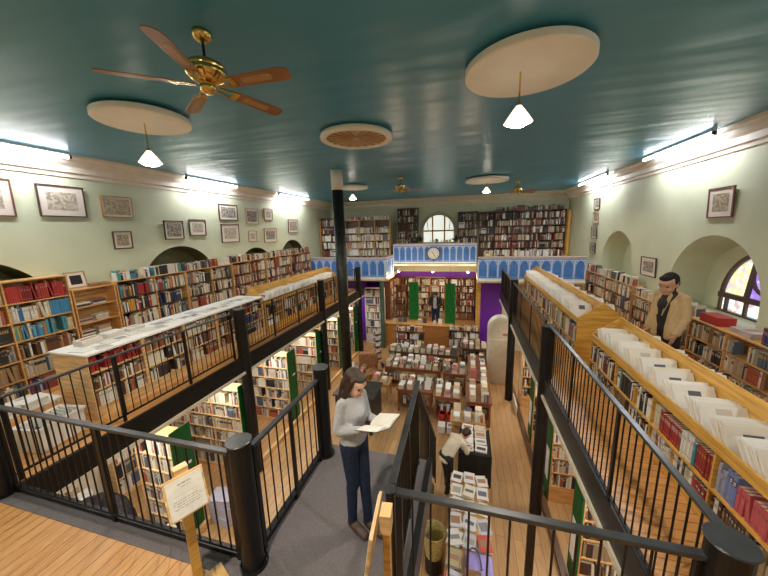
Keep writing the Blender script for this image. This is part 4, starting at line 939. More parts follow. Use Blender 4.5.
for i, (x, y, zb, lab) in enumerate([(-2.58, 14.95, -1.75, 'left of the cashier'), (-.76, 14.72, -2.09, 'right of the cashier')]):
    h_ = .19 - zb
    t = thing('green_banner', f'tall green hanging panel {lab}', 'banner', (x, y, zb), 0, 'green panels at the counter')
    mb = MB(); n_ = 9
    for k in range(n_): mb.add([(-.24 + .48 * k / n_, .015 * (k % 2), 0), (-.24 + .48 * (k + 1) / n_, .015 * ((k + 1) % 2), 0), (-.24 + .48 * (k + 1) / n_, .015 * ((k + 1) % 2), h_), (-.24 + .48 * k / n_, .015 * (k % 2), h_), (-.24 + .48 * k / n_, .03 + .015 * (k % 2), 0), (-.24 + .48 * (k + 1) / n_, .03 + .015 * ((k + 1) % 2), 0), (-.24 + .48 * (k + 1) / n_, .03 + .015 * ((k + 1) % 2), h_), (-.24 + .48 * k / n_, .03 + .015 * (k % 2), h_)], [(0, 1, 2, 3), (5, 4, 7, 6), (3, 2, 6, 7), (1, 0, 4, 5)])
    obj('panel', mb, mat('bright_green', (.0, .16, .02), .5, noise=.25, scale=9), t); obj('top_rod', MB().tube((-.27, .02, h_), (.27, .02, h_), .014), 'metal', t); obj('hanging_wire', MB().tube((0, .02, h_), (0, .02, h_ + (.79 if i else .79)), .004, n=6), 'metal', t)
# downlights beneath the middle balcony
for i, x in enumerate((-3.35, -1.62, .05)):
    t = thing('spotlight', f'warm spotlight under the middle balcony, {("left", "centre", "right")[i]} one', 'light', (x, 15.0, .84), 0, 'warm spotlights')
    obj('lamp_body', MB().lathe([(0, -.14), (.06, -.12), (.07, -.06), (.04, 0), (0, 0)], n=16), 'white', t); obj('lens', MB().lathe([(0, -.155), (.045, -.145), (.05, -.125), (0, -.12)], n=16), 'spotglow', t)
    obj('bracket', MB().box(-.015, .015, 0, .5, -.02, .0), 'white', t)
    point('spotlight_glow', (x, 14.95, .58), 30, (1, .72, .45), .06)

# ================================================================== BALCONIES
def parapet(label, loc, rz, L, h, n, clock=False):
    """panelled balcony front: local x along, front -y, z up from its cornice"""
    t = thing('balcony_parapet', label, 'balcony front', loc, rz, 'blue panelled balcony fronts')
    obj('ground_board', MB().box(0, L, 0, .05, .22, h - .05), 'blue1', t)
    obj('lower_cornice', MB().prism([(0, 0), (-.06, .02), (-.08, .1), (-.05, .12), (-.03, .16), (.05, .16), (.05, 0)], lambda u, v, d: (d, u, v), 0, L), 'cream', t)
    obj('lower_rail', MB().box(0, L, -.025, .05, .16, .22), 'blue3', t); obj('mid_blue_rail', MB().box(0, L, -.012, 0, .225, .26), 'blue2', t)  # thin mid blue strip above the lower rail
    obj('upper_rail', MB().box(0, L, -.02, .05, h - .1, h - .05), 'blue3', t)
    obj('top_rail', MB().box(0, L, -.06, .10, h - .05, h), 'pinkrail', t, bevel=.008)
    pw = L / n; z0, z1 = .30, h - .16
    for i in range(n):
        c = (i + .5) * pw
        if clock and abs(c - L / 2) < .30: continue
        hw = pw * .36; zs_ = z1 - hw * 1.25
        pts = [(c - hw, z0), (c + hw, z0), (c + hw, zs_)] + [(c + hw * (1 - math.sin(a) ** 1.0 * 0 - (1 - math.cos(a))), zs_ + hw * 1.2 * math.sin(a)) for a in (R(20), R(40), R(58), R(74))] + [(c, z1)] + [(c - hw * math.cos(a), zs_ + hw * 1.2 * math.sin(a)) for a in (R(74), R(58), R(40), R(20))] + [(c - hw, zs_)]
        obj('arch_panel', MB().prism(pts, lambda u, v, d: (u, d, v), -.014, 0), 'blue2', t)
        out = MB()
        P2 = pts[2:]
        for a, b_ in zip(P2, P2[1:]): out.tube((a[0], -.018, a[1]), (b_[0], -.018, b_[1]), .011, n=5)
        obj('arch_moulding', out, 'blue3', t)
    for i in range(n + 1):
        x = min(max(i * pw, .02), L - .02)
        if clock and abs(x - L / 2) < .30: continue
        obj('colonnette', MB().tube((x, -.02, .24), (x, -.02, h - .2), .022, n=8).ball((x, -.02, h - .19), .035, nu=8, nv=6), 'blue3', t)
    for i in range(n):
        if clock and abs((i + .5) * pw - L / 2) < .30: continue
        for q in (-1, 1): obj('rosette', MB().ball(((i + .5) * pw + q * pw * .30, -.02, h - .17), .028, nu=8, nv=5), 'blue3', t)
    return t
parapet('blue panelled balcony front at the right with pointed arches', (.45, 13.9, .40), 0, XR - .45, 1.16, 10)
parapet('blue panelled balcony front at the left behind the flue pipe', (XL, 13.9, .40), 0, -3.75 - XL, 1.16, 10)
parapet('short blue return of the left balcony facing the middle', (-3.75, 13.96, .40), R(90), 1.5, 1.16, 4)
parapet('blue panelled balcony front in the middle carrying the clock', (-3.72, 15.5, .96), 0, 4.15, 1.14, 13, True)
# clock
t = thing('wall_clock', 'round white clock on the middle balcony front', 'clock', (-1.64, 15.47, 1.60))
N = 40
def disk(r, y0, y1, n=N, c=(0, 0)): return MB().prism([(c[0] + r * math.cos(2 * math.pi * i / n), c[1] + r * math.sin(2 * math.pi * i / n)) for i in range(n)], lambda u, v, d: (u, d, v), y0, y1)
obj('rim', disk(.33, -.07, 0), 'frame_dark', t); obj('face', disk(.285, -.078, -.07), 'paper', t)
for k in range(12): obj('hour_mark', MB().mbox(Matrix.Rotation(k * math.pi / 6, 4, 'Y'), -.01, .01, -.082, -.078, .21, .26), 'blackp', t)
obj('minute_hand', MB().mbox(Matrix.Rotation(R(150), 4, 'Y'), -.007, .007, -.088, -.084, -.03, .21), 'blackp', t)
obj('hour_hand', MB().mbox(Matrix.Rotation(R(-40), 4, 'Y'), -.01, .01, -.086, -.082, -.03, .14), 'blackp', t)
obj('finial', MB().ball((0, -.02, -.38), .04), 'frame_dark', t)
# balcony bookcases
zs5 = [.1, .46, .82, 1.18, 1.54, 1.9, 2.26, 2.6]
for i, (x0, w_) in enumerate([(.55, .75), (1.32, 1.62), (2.96, 1.5)]):
    bookcase(f'tall dark bookcase on the right balcony, {("left", "middle", "right")[i]} one', (x0, 16.44, .6), 0, w_, 2.95, .3, zs5, (1, 2, 2)[i], 'darkwood', short=f'{("left", "middle", "right")[i]} case, right balcony', pal=('dark', 'warm', 'warm')[i], grp='bookcases on the right balcony', topbooks=i > 0, fillp=.95, pals={(0, 3): 'brown'} )
tag(obj('upright_board', MB().box(0, .12, 0, .36, 0, 2.9), 'yellowwood', loc=(4.47, 16.2, .6)), 'pale wooden board closing the right balcony shelves', 'board')
bookcase('light wooden bookcase on the left balcony right of the flue pipe', (-6.45, 15.6, .6), 0, 2.55, 2.75, .3, [.1, .5, .9, 1.3, 1.7, 2.1], 3, 'pine', short='light case, left balcony', pal='pale', topbooks=True)
bookcase('dark bookcase on the left balcony left of the flue pipe', (-7.6, 15.2, .6), R(0), 1.1, 2.9, .3, [.1, .5, .9, 1.3, 1.7, 2.1, 2.5], 1, 'darkwood', short='dark case, left balcony', pal='dark')
bookcase('dark bookcase just left of the round headed window', (-3.68, 16.44, 1.1), 0, 1.1, 2.8, .3, [.1, .5, .9, 1.3, 1.7, 2.1, 2.45], 2, 'darkwood', short='case left of window', pal='dark')
bookcase('dark bookcase just right of the round headed window', (-.5, 16.44, 1.1), 0, .95, 2.5, .3, [.1, .5, .9, 1.3, 1.7, 2.1], 1, 'darkwood', short='case right of window', pal='dark')
tag(obj('wooden_board', MB().box(0, .05, 0, .32, 0, 2.75), 'yellowwood', loc=(-7.68, 15.18, .6)), 'pale wooden panel at the left end of the left balcony shelves', 'board')
# books along the balcony ledges
shelf_books(frame((.7, 14.2, 1.56 - .02), 0), 0, 3.2, 0.0, .3, .2, 'table', ('right balcony ledge', '', 'single row'), fillp=.85)
tag(obj('ledge_shelf', MB().box(0, 3.6, 0, .25, 0, .02), 'darkwood', loc=(.6, 14.16, 1.518)), 'narrow dark ledge behind the right balcony front', 'shelf')
for x in (.65, 4.1): tag(obj('shelf_bracket', MB().box(0, .03, .0, .2, 0, .918), 'darkwood', loc=(x, 14.18, .6)), f'dark upright holding the balcony ledge, {"left" if x < 1 else "right"} end', 'bracket')
tag(obj('ledge_shelf', MB().box(0, 3.0, 0, .25, 0, .03), 'pine', loc=(-3.1, 15.9, 2.0)), 'shelf before the round headed window carrying plants and books', 'shelf')
for x in (-3.05, -.2): tag(obj('shelf_bracket', MB().box(0, .03, .0, .2, 0, .9), 'darkwood', loc=(x, 15.92, 1.1)), f'upright holding the window shelf, {"left" if x < -1 else "right"} end', 'bracket')
shelf_books(frame((-1.9, 15.9, 2.03), 0), 0, 1.7, 0, .3, .2, 'pale', ('window shelf', '', 'single row'), fillp=.7)
for k, x in enumerate((-2.4, -.55)):
    t = thing('potted_plant', f'dark leafy pot plant {("left", "right")[k]} of the books before the arched window', 'plant', (x, 16.0, 2.03))
    obj('pot', MB().lathe([(0, 0), (.08, 0), (.11, .16), (.1, .16), (0, .14)], n=16), 'tan', t)
    lf = MB()
    for q in range(60):
        a = random.uniform(0, 6.28); el = random.uniform(.1, 1.4); l_ = random.uniform(.22, .42); m4 = Matrix.Translation((0, 0, .15)) @ Matrix.Rotation(a, 4, 'Z') @ Matrix.Rotation(-el, 4, 'Y')
        lf.add([m4 @ Vector(v) for v in ((0, 0, 0), (l_ * .5, .03, .01), (l_, 0, -.01), (l_ * .5, -.03, .01))], [(0, 1, 2, 3)])
    obj('foliage', lf, mat('plant_leaf', (.02, .06, .02), .5), t)

# ================================================================== PEOPLE
def lerp(a, b, t): return tuple(a[i] + (b[i] - a[i]) * t for i in range(len(a)))
def remeshed(name, balls, mat_, parent, voxel, smooth=4, label=None):
    """one continuous surface grown over many overlapping ellipsoids"""
    mb = MB()
    for b_ in balls:
        c, r = b_[0], b_[1]; rot = b_[2] if len(b_) > 2 else None
        mb.ball(c, r, nu=14, nv=10, mtx=rot)
    me = mb.mesh(name, mat_); tmp = bpy.data.objects.new(name, me); COL.objects.link(tmp)
    rm = tmp.modifiers.new('r', 'REMESH'); rm.mode = 'VOXEL'; rm.voxel_size = voxel
    if smooth: sm = tmp.modifiers.new('s', 'SMOOTH'); sm.iterations = smooth; sm.factor = .5
    dg = bpy.context.evaluated_depsgraph_get(); me2 = bpy.data.meshes.new_from_object(tmp.evaluated_get(dg))
    bpy.data.objects.remove(tmp); me2.name = name
    me2.shade_smooth()
    o = bpy.data.objects.new(name, me2); COL.objects.link(o); o.parent = parent
    if label: o['label'] = label
    return o
def limb(pts, step=.35, grow=0):
    """pts: (x, y, z, radius) or (x, y, z, rx, ry, rz)"""
    out = []
    for a, b_ in zip(pts, pts[1:]):
        L = math.dist(a[:3], b_[:3]); rr_ = min(a[3], b_[3]); n = max(2, int(L / (rr_ * step)) + 1)
        for i in range(n + 1):
            q = lerp(a, b_, i / n); r = q[3:] if len(q) > 4 else q[3]
            r = tuple(v + grow for v in r) if isinstance(r, tuple) else r + grow
            out.append((q[:3], r))
    return out
def hand(wr, d, up, side, curl=.5, s=1.0):
    """palm and five fingers; d = finger direction, up = back-of-hand normal, side = +1 thumb to the left of d"""
    d = Vector(d).normalized(); up = Vector(up); up = (up - d * up.dot(d)).normalized(); lat = up.cross(d) * side; w_ = Vector(wr)
    out = limb([(*w_, .024 * s), (*(w_ + d * .03 * s), .026 * s)])
    for k in (-1.2, -.4, .4, 1.2): out += limb([(*(w_ + d * .02 * s + lat * k * .012 * s), .014 * s), (*(w_ + d * .085 * s + lat * k * .018 * s), .0115 * s)])
    for k, ln in zip((1.2, .4, -.4, -1.2), (.068, .078, .072, .056)):
        b0 = w_ + d * .088 * s + lat * k * .019 * s; dd = d.copy(); p = b0; pts = [(*p, .0098 * s)]
        for j in range(3):
            dd = (dd - up * curl * (.45 + .3 * j)).normalized(); p = p + dd * ln * s * (.42, .32, .26)[j]; pts.append((*p, (.0092, .0085, .0075)[j] * s))
        out += limb(pts, .5)
    t0 = w_ + d * .028 * s + lat * .024 * s; t1 = t0 + (d * .6 + lat * .8 - up * .2).normalized() * .038 * s; t2 = t1 + (d * .9 + lat * .25 - up * .4).normalized() * .032 * s
    out += limb([(*t0, .014 * s), (*t1, .0115 * s), (*t2, .009 * s)], .5)
    return out
def head(c, fwd_pitch, yaw=0, s=1.0):
    """head centred at c looking along +x, tipped down by fwd_pitch; returns balls, face parts"""
    m3 = (Matrix.Rotation(yaw, 3, 'Z') @ Matrix.Rotation(fwd_pitch, 3, 'Y')); c = Vector(c)
    def P(x, y, z): return c + m3 @ Vector((x * s, y * s, z * s))
    B = []
    def e(x, y, z, rx, ry, rz): B.append((P(x, y, z), (rx * s, ry * s, rz * s), m3))
    e(-.012, 0, .03, .098, .076, .090); e(.022, 0, -.02, .070, .063, .082); e(.048, 0, -.078, .040, .040, .034); e(.03, 0, -.06, .052, .052, .045)
    e(.055, 0, .045, .040, .056, .035)
    e(.092, 0, -.012, .014, .011, .022); e(.098, 0, -.026, .016, .014, .011); e(.083, 0, .012, .010, .009, .02)       # nose
    e(.079, 0, -.058, .014, .023, .008); e(.074, 0, -.068, .014, .02, .008)                                            # mouth ridge
    for q in (-1, 1):
        e(-.004, q * .076, -.005, .018, .009, .03); e(.058, q * .036, -.03, .028, .022, .024); e(.072, q * .03, .028, .016, .024, .008)
    return B, P, m3
def face_parts(P, m3, parent, s, hairm, brow=True, beard=False):
    mb = MB()
    for q in (-1, 1): mb.ball(P(.0765, q * .030, .006), (.010 * s, .0115 * s, .005 * s), mtx=m3)
    obj('eyes', mb, 'eye', parent, smooth=True)
    mb = MB().ball(P(.090, 0, -.062), (.007 * s, .021 * s, .006 * s), mtx=m3); obj('lips', mb, 'lips', parent, smooth=True)
    mb = MB()
    for q in (-1, 1): mb.ball(P(.082, q * .031, .030), (.007 * s, .018 * s, .003 * s), mtx=m3)
    obj('eyebrows', mb, hairm, parent, smooth=True)

# ---- woman reading on the landing (local: +x forward, +y her left)
W = thing('person', 'person with long dark hair in grey jumper and navy jeans reading on the landing', 'person', (-.96, 2.30, .006), R(-26))
B, P, m3 = head((.055, 0, 1.50), R(24), 0, 1.0)
body = list(B)
body += limb([(.03, 0, 1.45, .046), (.0, 0, 1.38, .05)])
body += limb([(0, 0, 1.34, .062, .10, .06), (.01, 0, 1.22, .08, .115, .09), (.005, 0, 1.06, .07, .10, .09), (0, 0, .94, .085, .13, .08)])
armR = [(-.0, -.122, 1.340, .036), (-.02, -.165, 1.12, .033), (.0, -.16, 1.10, .031), (.19, -.08, 1.16, .022)]
armL = [(.0, .122, 1.340, .036), (.01, .165, 1.12, .033), (.03, .16, 1.10, .031), (.22, .085, 1.17, .022)]
legR = [(0, -.068, .92, .072), (.02, -.055, .5, .046), (.0, -.055, .48, .043), (-.02, -.05, .1, .034)]
legL = [(0, .068, .92, .072), (.06, .055, .5, .046), (.06, .055, .48, .043), (.09, .05, .1, .034)]
for l in (armR, armL, legR, legL): body += limb(l)
body += hand((.19, -.08, 1.16), (.8, .45, .1), (-.2, -.4, -.9), 1, .45, .95); body += hand((.22, .085, 1.17), (.8, -.45, .1), (-.2, .4, -.9), -1, .45, .95)
for a in ((-.02, -.05), (.09, .05)): body += limb([(a[0], a[1], .08, .034), (a[0] + .12, a[1] * 1.1, .04, .03)])
remeshed('body', body, 'skin', W, .0065, 2)
g = .010
sw = limb([(-.005, 0, 1.365, .06, .11, .04), (0, 0, 1.30, .08, .122, .07), (.025, 0, 1.22, .092, .12, .08), (.01, 0, 1.08, .078, .11, .09), (.0, 0, .95, .092, .14, .06)], .35, .006)
for l in (armR, armL): sw += limb([(*q[:3], q[3] + g) for q in l[:-1]] + [(*lerp(l[-2][:3], l[-1][:3], .9), l[-1][3] + .012)])
remeshed('jumper', sw, 'sweater', W, .011, 4)
js = limb([(0, 0, .97, .085, .128, .05), (-.005, 0, .9, .098, .138, .07)], .35)
for l in (legR, legL): js += limb([(*q[:3], q[3] + .011) for q in l])
remeshed('jeans', js, 'jeans', W, .011, 3)
for a, n_ in (((-.02, -.05), 'shoe'), ((.09, .05), 'shoe')):
    x, y = a; remeshed(n_, limb([(x - .005, y, .11, .045, .042, .04), (x - .01, y, .06, .05, .042, .05), (x + .06, y * 1.05, .055, .055, .046, .045), (x + .155, y * 1.1, .04, .05, .042, .034)]), 'trainer', W, .009, 2)
hb = [(P(-.032, 0, .042), (.098, .082, .088), m3), (P(-.05, 0, -.01), (.08, .08, .09), m3), (P(.02, 0, .088), (.065, .062, .025), m3)]
for q in (-1, 1):
    hb += limb([(*P(.02, q * .070, .055), .018, .014, .03), (*P(.0, q * .080, -.03), .026, .014, .04), (*P(-.01, q * .082, -.13), .030, .017, .04)], .5)
    p0 = P(-.02, q * .085, -.12); hb += limb([(*p0, .035, .02, .04), (p0.x + .03, p0.y, 1.28, .028, .022, .04), (p0.x + .04, p0.y * .95, 1.19, .014, .016, .03)], .5)
p0 = P(-.08, 0, -.05); hb += limb([(*p0, .05, .085, .06), (-.085, 0, 1.34, .035, .095, .06), (-.095, 0, 1.2, .022, .07, .04)], .5)
remeshed('hair', hb, 'hair', W, .009, 3)
face_parts(P, m3, W, 1.0, 'hair')
bk = thing('open_book', 'open white book held in the hands of the person on the landing', 'book', W.matrix_world.translation, 0)
bk.matrix_world = frame((-.96, 2.30, .006), R(-26)) @ Matrix.Translation((.325, 0, 1.20)) @ Matrix.Rotation(R(-20), 4, 'Y')
for s in (-1, 1):
    m4 = Matrix.Rotation(s * R(16), 4, 'X')
    mb = MB(); n_ = 8; wd = .155
    for k in range(n_):
        f0, f1 = k / n_, (k + 1) / n_
        def zz(f): return .004 + .018 * math.sin(math.pi * min(1, f * 1.15)) ** .7 * (1 - f * .5)
        v = [m4 @ Vector(q) for q in ((-.12, s * f0 * wd, 0), (.12, s * f0 * wd, 0), (.12, s * f1 * wd, 0), (-.12, s * f1 * wd, 0), (-.12, s * f0 * wd, zz(f0)), (.12, s * f0 * wd, zz(f0)), (.12, s * f1 * wd, zz(f1)), (-.12, s * f1 * wd, zz(f1)))]
        mb.add(v, [(0, 3, 2, 1), (4, 5, 6, 7), (0, 1, 5, 4), (1, 2, 6, 5), (2, 3, 7, 6), (3, 0, 4, 7)])
    pg = obj('pages', mb, 'paper', bk)
    tx = MB()
    for k in range(13):
        z_ = .095 - k * .0145; tx.mbox(m4, z_, z_ + .003, min(s * .03, s * .13), max(s * .03, s * .13), .0235, .024)
    obj('cover', MB().mbox(m4, -.125, .125, min(0, s * .16), max(0, s * .16), -.004, -.0005), 'blackp', bk)

# ---- man in the tan blazer on the right gallery
sM = 1.13
Mn = thing('person', 'person with short black hair in a tan blazer and black shirt, looking down', 'person', (3.30, 6.04, .006), R(200))
Mn.scale = (sM, sM, sM)
B, P, m3 = head((.07, 0, 1.575), R(20), R(14), 1.36)
body = list(B) + limb([(.03, 0, 1.53, .058), (.0, 0, 1.44, .062)])
body += limb([(0, 0, 1.40, .085, .15, .07), (.02, 0, 1.26, .115, .17, .11), (.02, 0, 1.08, .10, .15, .1), (0, 0, .96, .105, .16, .1)])
aR = [(0, -.185, 1.40, .052), (-.02, -.225, 1.12, .045), (-.01, -.225, 1.10, .043), (.10, -.20, .86, .030)]
aL = [(0, .185, 1.40, .052), (-.02, .225, 1.12, .045), (-.01, .225, 1.10, .043), (.08, .20, .86, .030)]
lR = [(0, -.09, .93, .095), (.01, -.1, .5, .065), (0, -.1, .1, .042)]; lL = [(0, .09, .93, .095), (.01, .1, .5, .065), (0, .1, .1, .042)]
for l in (aR, aL, lR, lL): body += limb(l)
body += hand((.10, -.20, .86), (.3, .05, -.9), (0, -1, 0), 1, .3, 1.05) + hand((.08, .20, .86), (.3, -.05, -.9), (0, 1, 0), -1, .3, 1.05)
for y in (-.1, .1): body += limb([(0, y, .08, .04), (.14, y * 1.1, .04, .035)])
remeshed('body', body, 'skin_d', Mn, .009, 3)
remeshed('shirt', limb([(.02, 0, 1.475, .062, .066, .03), (.02, 0, 1.42, .09, .12, .06), (.05, 0, 1.28, .112, .13, .1), (.05, 0, 1.1, .095, .12, .1), (.02, 0, .98, .10, .15, .07)]), 'shirt', Mn, .012, 3)
bl = []
for q in (-1, 1):
    bl += limb([(-.012, q * .085, 1.41, .066, .085, .045), (.008, q * .092, 1.30, .11, .095, .09), (.015, q * .095, 1.12, .108, .085, .1), (.012, q * .10, .92, .115, .09, .1), (.01, q * .105, .80, .115, .09, .06)], .3)
    bl += limb([(-.05, q * .03, 1.46, .05, .06, .04), (-.04, q * .09, 1.40, .07, .08, .06)], .3)
bl += limb([(-.05, 0, 1.42, .07, .12, .06), (-.05, 0, 1.2, .08, .14, .1), (-.05, 0, .85, .09, .15, .1)], .3)
for l in (aR, aL): bl += limb([(*q[:3], q[3] + .02) for q in l[:-1]] + [(*lerp(l[-2][:3], l[-1][:3], .85), l[-1][3] + .026)])
remeshed('blazer', bl, 'blazer', Mn, .012, 4)
lp = MB()
for q in (-1, 1):
    pts = [(.075, q * .050, 1.50), (.108, q * .095, 1.42), (.150, q * .100, 1.34), (.165, q * .035, 1.12), (.150, q * .030, 1.14), (.125, q * .045, 1.36)]
    v = [Vector(p) for p in pts]; v2 = [Vector((p[0] - .02, p[1], p[2])) for p in pts]; n_ = len(v)
    lp.add(v + v2, [tuple(range(n_)), tuple(range(n_, 2 * n_))[::-1]] + [(i, (i + 1) % n_, n_ + (i + 1) % n_, n_ + i) for i in range(n_)])
obj('lapels', lp, 'blazer', Mn)
tr = limb([(0, 0, .97, .11, .165, .05), (0, 0, .9, .115, .17, .08)])
for l in (lR, lL): tr += limb([(*q[:3], q[3] + .02) for q in l])
remeshed('trousers', tr, 'shirt', Mn, .015, 2)
for y in (-.1, .1): remeshed('shoe', limb([(-.03, y, .05, .05, .045, .05), (.08, y * 1.05, .045, .05, .045, .04), (.2, y * 1.1, .035, .045, .042, .03)]), 'trainer', Mn, .012, 2)
hb = [(P(-.030, 0, .046), (.120, .104, .114), m3), (P(-.05, 0, .0), (.088, .095, .09), m3), (P(.030, 0, .094), (.084, .080, .036), m3)]
for q in (-1, 1): hb += [(P(-.004, q * .070, .035), (.034, .014, .046), m3)]
remeshed('hair', hb, 'hair_b', Mn, .01, 2)
bd = [(P(.056, 0, -.090), (.044, .050, .026), m3), (P(.088, 0, -.046), (.008, .028, .005), m3)]
for q in (-1, 1): bd += limb([(*P(.05, q * .036, -.083), .018, .016, .018), (*P(.01, q * .057, -.045), .018, .014, .02), (*P(.0, q * .066, .0), .013, .010, .02)], .5)
remeshed('beard', bd, 'hair_b', Mn, .008, 2)
face_parts(P, m3, Mn, 1.36, 'hair_b')

# ---- customer bending over the draped table
Cb = thing('person', 'person in a cream jumper and black trousers bending over the draped table in the aisle', 'person', (-.34, 6.05, G), R(46))
B, P, m3 = head((.56, -.02, 1.20), R(55), 0, 1.02)
body = list(B) + limb([(.46, 0, 1.19, .05), (.38, 0, 1.17, .06)])
tor = [(0, 0, .88, .11, .145, .10), (.12, 0, 1.02, .10, .135, .1), (.30, 0, 1.14, .10, .16, .1)]
body += limb(tor)
aR = [(.33, -.17, 1.13, .05), (.40, -.20, .92, .042), (.54, -.12, .90, .028)]; aL = [(.33, .17, 1.13, .05), (.42, .20, .92, .042), (.56, .12, .91, .028)]
lR = [(-.02, -.08, .87, .09), (.02, -.09, .48, .058), (-.06, -.09, .09, .036)]; lL = [(-.02, .08, .87, .09), (.06, .09, .48, .058), (.10, .09, .09, .036)]
for l in (aR, aL, lR, lL): body += limb(l)
body += hand((.54, -.12, .90), (.9, .1, -.1), (.1, 0, 1), 1, .3) + hand((.56, .12, .91), (.9, -.1, -.1), (.1, 0, 1), -1, .3)
for a in ((-.06, -.09), (.10, .09)): body += limb([(a[0], a[1], .08, .035), (a[0] + .12, a[1], .04, .03)])
remeshed('body', body, 'skin', Cb, .011, 2)
jm = limb([(-.03, 0, .82, .135, .165, .08), (.02, 0, .92, .13, .16, .10), (.14, 0, 1.05, .12, .155, .11), (.31, 0, 1.15, .115, .17, .105)])
for l in (aR, aL): jm += limb([(*q[:3], q[3] + .018) for q in l[:-1]] + [(*lerp(l[-2][:3], l[-1][:3], .9), l[-1][3] + .014)])
remeshed('jumper', jm, 'offwhite', Cb, .013, 3)
tr = limb([(-.03, 0, .88, .11, .15, .09)] * 2)
for l in (lR, lL): tr += limb([(*q[:3], q[3] + .016) for q in l])
remeshed('trousers', tr, 'shirt', Cb, .013, 2)
for a in ((-.06, -.09), (.10, .09)): remeshed('shoe', limb([(a[0] - .03, a[1], .05, .045, .04, .045), (a[0] + .15, a[1], .035, .04, .038, .03)]), 'shirt', Cb, .012, 2)
remeshed('hair', [(P(-.025, 0, .045), (.106, .090, .096), m3), (P(-.05, 0, .0), (.085, .088, .09), m3)], 'hair', Cb, .012, 2)
face_parts(P, m3, Cb, 1.0, 'hair')

# ---- cashier behind the counter
Ca = thing('person', 'person in a dark jacket over grey standing behind the sales counter', 'person', (-1.50, 15.1, -2.1), R(-100)); Ca.scale = (1.15, 1.15, 1.1)
B, P, m3 = head((.06, 0, 1.50), R(35), 0, 1.05)
body = list(B) + limb([(.03, 0, 1.45, .055), (0, 0, 1.38, .06)]) + limb([(0, 0, 1.33, .09, .16, .08), (0, 0, 1.2, .11, .17, .1), (0, 0, .95, .11, .16, .1)])
aR = [(0, -.2, 1.33, .055), (.03, -.26, 1.07, .048), (.24, -.16, 1.02, .03)]; aL = [(0, .2, 1.33, .055), (.03, .26, 1.07, .048), (.24, .16, 1.02, .03)]
lR = [(0, -.09, .92, .09), (0, -.1, .5, .06), (0, -.1, .1, .04)]; lL = [(0, .09, .92, .09), (0, .1, .5, .06), (0, .1, .1, .04)]
for l in (aR, aL, lR, lL): body += limb(l)
body += hand((.24, -.16, 1.02), (.9, .2, -.1), (.1, 0, 1), 1) + hand((.24, .16, 1.02), (.9, -.2, -.1), (.1, 0, 1), -1)
for y in (-.1, .1): body += limb([(0, y, .08, .04), (.13, y, .04, .035)])
remeshed('body', body, 'skin_d', Ca, .014, 2)
jk = limb([(0, 0, 1.36, .09, .17, .06), (0, 0, 1.2, .125, .19, .1), (0, 0, .92, .13, .18, .1)])
for l in (aR, aL): jk += limb([(*q[:3], q[3] + .025) for q in l])
remeshed('jacket', jk, 'black', Ca, .016, 3)
remeshed('jumper', limb([(.07, 0, 1.36, .05, .07, .05), (.085, 0, 1.2, .065, .09, .1), (.085, 0, .95, .07, .09, .1)]), 'sweater', Ca, .016, 2)
tr = []
for l in (lR, lL): tr += limb([(*q[:3], q[3] + .02) for q in l])
remeshed('trousers', tr, 'jeans', Ca, .016, 2)
remeshed('hair', [(P(-.025, 0, .045), (.108, .092, .096), m3), (P(-.05, 0, .0), (.085, .088, .09), m3)], 'hair_b', Ca, .014, 2)

# ================================================================== BOOKS: the nearest as objects, the rest as one mass
def book_faces(mb, th, dp, h, col, bc, m4=None, rich=False):
    top = (.62, .56, .44); o = len(mb.v)
    if rich:
        t = min(.003, th * .15)
        mb.box(0, t, .004, dp, 0, h, 0, col); mb.box(th - t, th, .004, dp, 0, h, 0, col)
        ys = (.004, .0012, 0, .0012, .004); xs = (0, th * .2, th * .5, th * .8, th)
        v = [(x, y, z) for z in (0, h) for x, y in zip(xs, ys)]; n = 5
        mb.add(v, [(i, i + 1, n + i + 1, n + i) for i in range(4)] + [(4, 3, 2, 1, 0), (5, 6, 7, 8, 9)], 0, col)
        mb.box(t, th - t, .005, dp - .004, .003, h - .004, 0, top)
        k = -.0006
        if bc: mb.box(th * .12, th * .88, k, .0016, h * .66, h * .84, 0, bc)
        lc = (.5, .4, .15) if max(col) < .4 else (.12, .08, .06)
        for z_ in ((.70, .72), (.76, .785), (.14, .16)): mb.box(th * .25, th * .75, k * 2, .001, h * z_[0], h * z_[1], 0, lc if not bc or z_[0] < .5 else tuple(1 - q for q in bc) if max(bc) < .3 else (.08, .06, .05))
    else:
        vs = [(0, 0, 0), (th, 0, 0), (th, dp, 0), (0, dp, 0), (0, 0, h), (th, 0, h), (th, dp, h), (0, dp, h)]
        mb.add(vs, [(0, 3, 2, 1), (1, 2, 6, 5), (2, 3, 7, 6), (3, 0, 4, 7)], 0, col); mb.add(vs[4:], [(0, 1, 2, 3)], 0, top)
        if bc: 
            for a, b_, c in ((0, .64, col), (.64, .86, bc), (.86, 1, col)): mb.add([(0, 0, h * a), (th, 0, h * a), (th, 0, h * b_), (0, 0, h * b_)], [(0, 1, 2, 3)], 0, c)
        else: mb.add([(0, 0, 0), (th, 0, 0), (th, 0, h), (0, 0, h)], [(0, 1, 2, 3)], 0, col)
    if m4 is not None:
        for i in range(o, len(mb.v)): mb.v[i] = tuple(m4 @ Vector(mb.v[i]))
rank = []
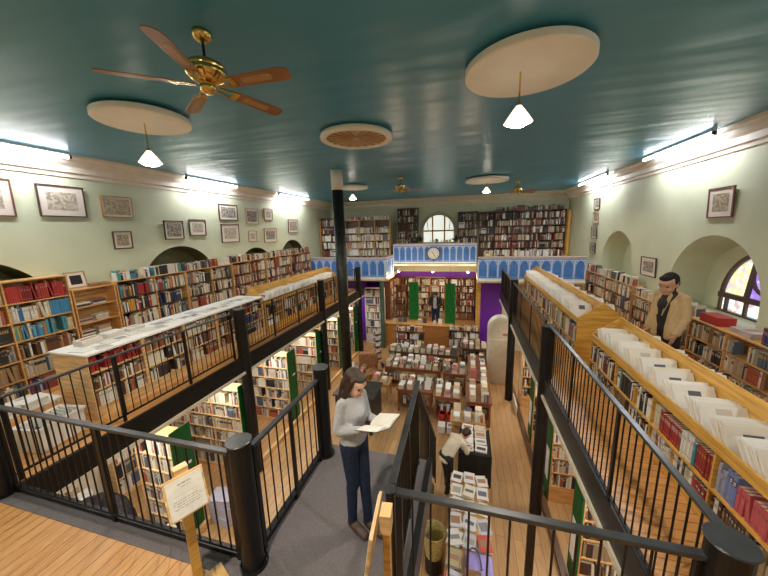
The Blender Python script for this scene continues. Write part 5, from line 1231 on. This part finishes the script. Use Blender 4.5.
for i, (m4, th, dp, h, col, bc, desc, idx, near) in enumerate(BOOKS):
    c = m4 @ Vector((th / 2, 0, h / 2)); p = px(c); sc_ = 0
    if p and -5 < p[0] < 773 and -5 < p[1] < 581 and near:
        q = [px(m4 @ Vector(v)) for v in ((0, 0, 0), (th, 0, 0), (th, 0, h), (0, 0, h))]
        if all(q):
            ar = abs(sum(q[k][0] * q[(k + 1) % 4][1] - q[(k + 1) % 4][0] * q[k][1] for k in range(4))) / 2
            sc_ = ar * (.75 if isinstance(desc, str) else 1)
            # shelving the near furniture hides
            if not isinstance(desc, str) and 'right wall case' in desc[0] and desc[2] not in ('top row', 'standing on top', '2nd row down'): sc_ = 0
            if not isinstance(desc, str) and desc[0] == 'left pine case' and c.y > 3.3 and c.z < .9: sc_ = 0
            if c.z < -1 and c.y < 3.2 : sc_ *= .2
            if not isinstance(desc, str) and 'cross case' in desc[0]: sc_ *= .5
    rank.append((sc_, i))
rank.sort(key=lambda r: -r[0]); chosen = set(i for s, i in rank[:300] if s > 0)
mass = MB(); used = {}
for i, (m4, th, dp, h, col, bc, desc, idx, near) in enumerate(BOOKS):
    if i in chosen:
        mb = MB(); book_faces(mb, th, dp, h, col, bc, None, True)
        o = obj('book', mb, 'book'); o.matrix_world = m4
        size = 'thick' if th > .04 else ('slim' if th < .028 else '')
        if isinstance(desc, str): lab = f'{size} {cname(col)} book, {ordn(idx)} up, {desc}'
        else: lab = f'{size} {cname(col)} book, {ordn(idx)} from left, ' + ', '.join(q for q in (desc[2], desc[1]) if q) + ', ' + desc[0]
        lab = ' '.join(lab.split())
        if len(lab.split()) > 16: lab = lab.replace('thick ', '').replace('slim ', '')
        lab = ' '.join(lab.split()[:17]) if len(lab.split()) <= 16 else lab.replace(' from left', ' from left').replace('shop floor', 'side'); o['label'] = lab; o['category'] = 'book'; o['group'] = 'books of the shop'
    else: book_faces(mass, th, dp, h, col, bc, m4)
ms = obj('books', mass, 'book'); ms['kind'] = 'stuff'; ms['label'] = 'the thousands of smaller looking books on all the other shelves and tables'; ms['category'] = 'books'
print('BOOKS', len(BOOKS), 'objects', len(bpy.data.objects))

for o in bpy.data.objects:
    if o.get('label') and len(o['label'].split()) > 16: print('LONG', len(o['label'].split()), o.name, o['label'])
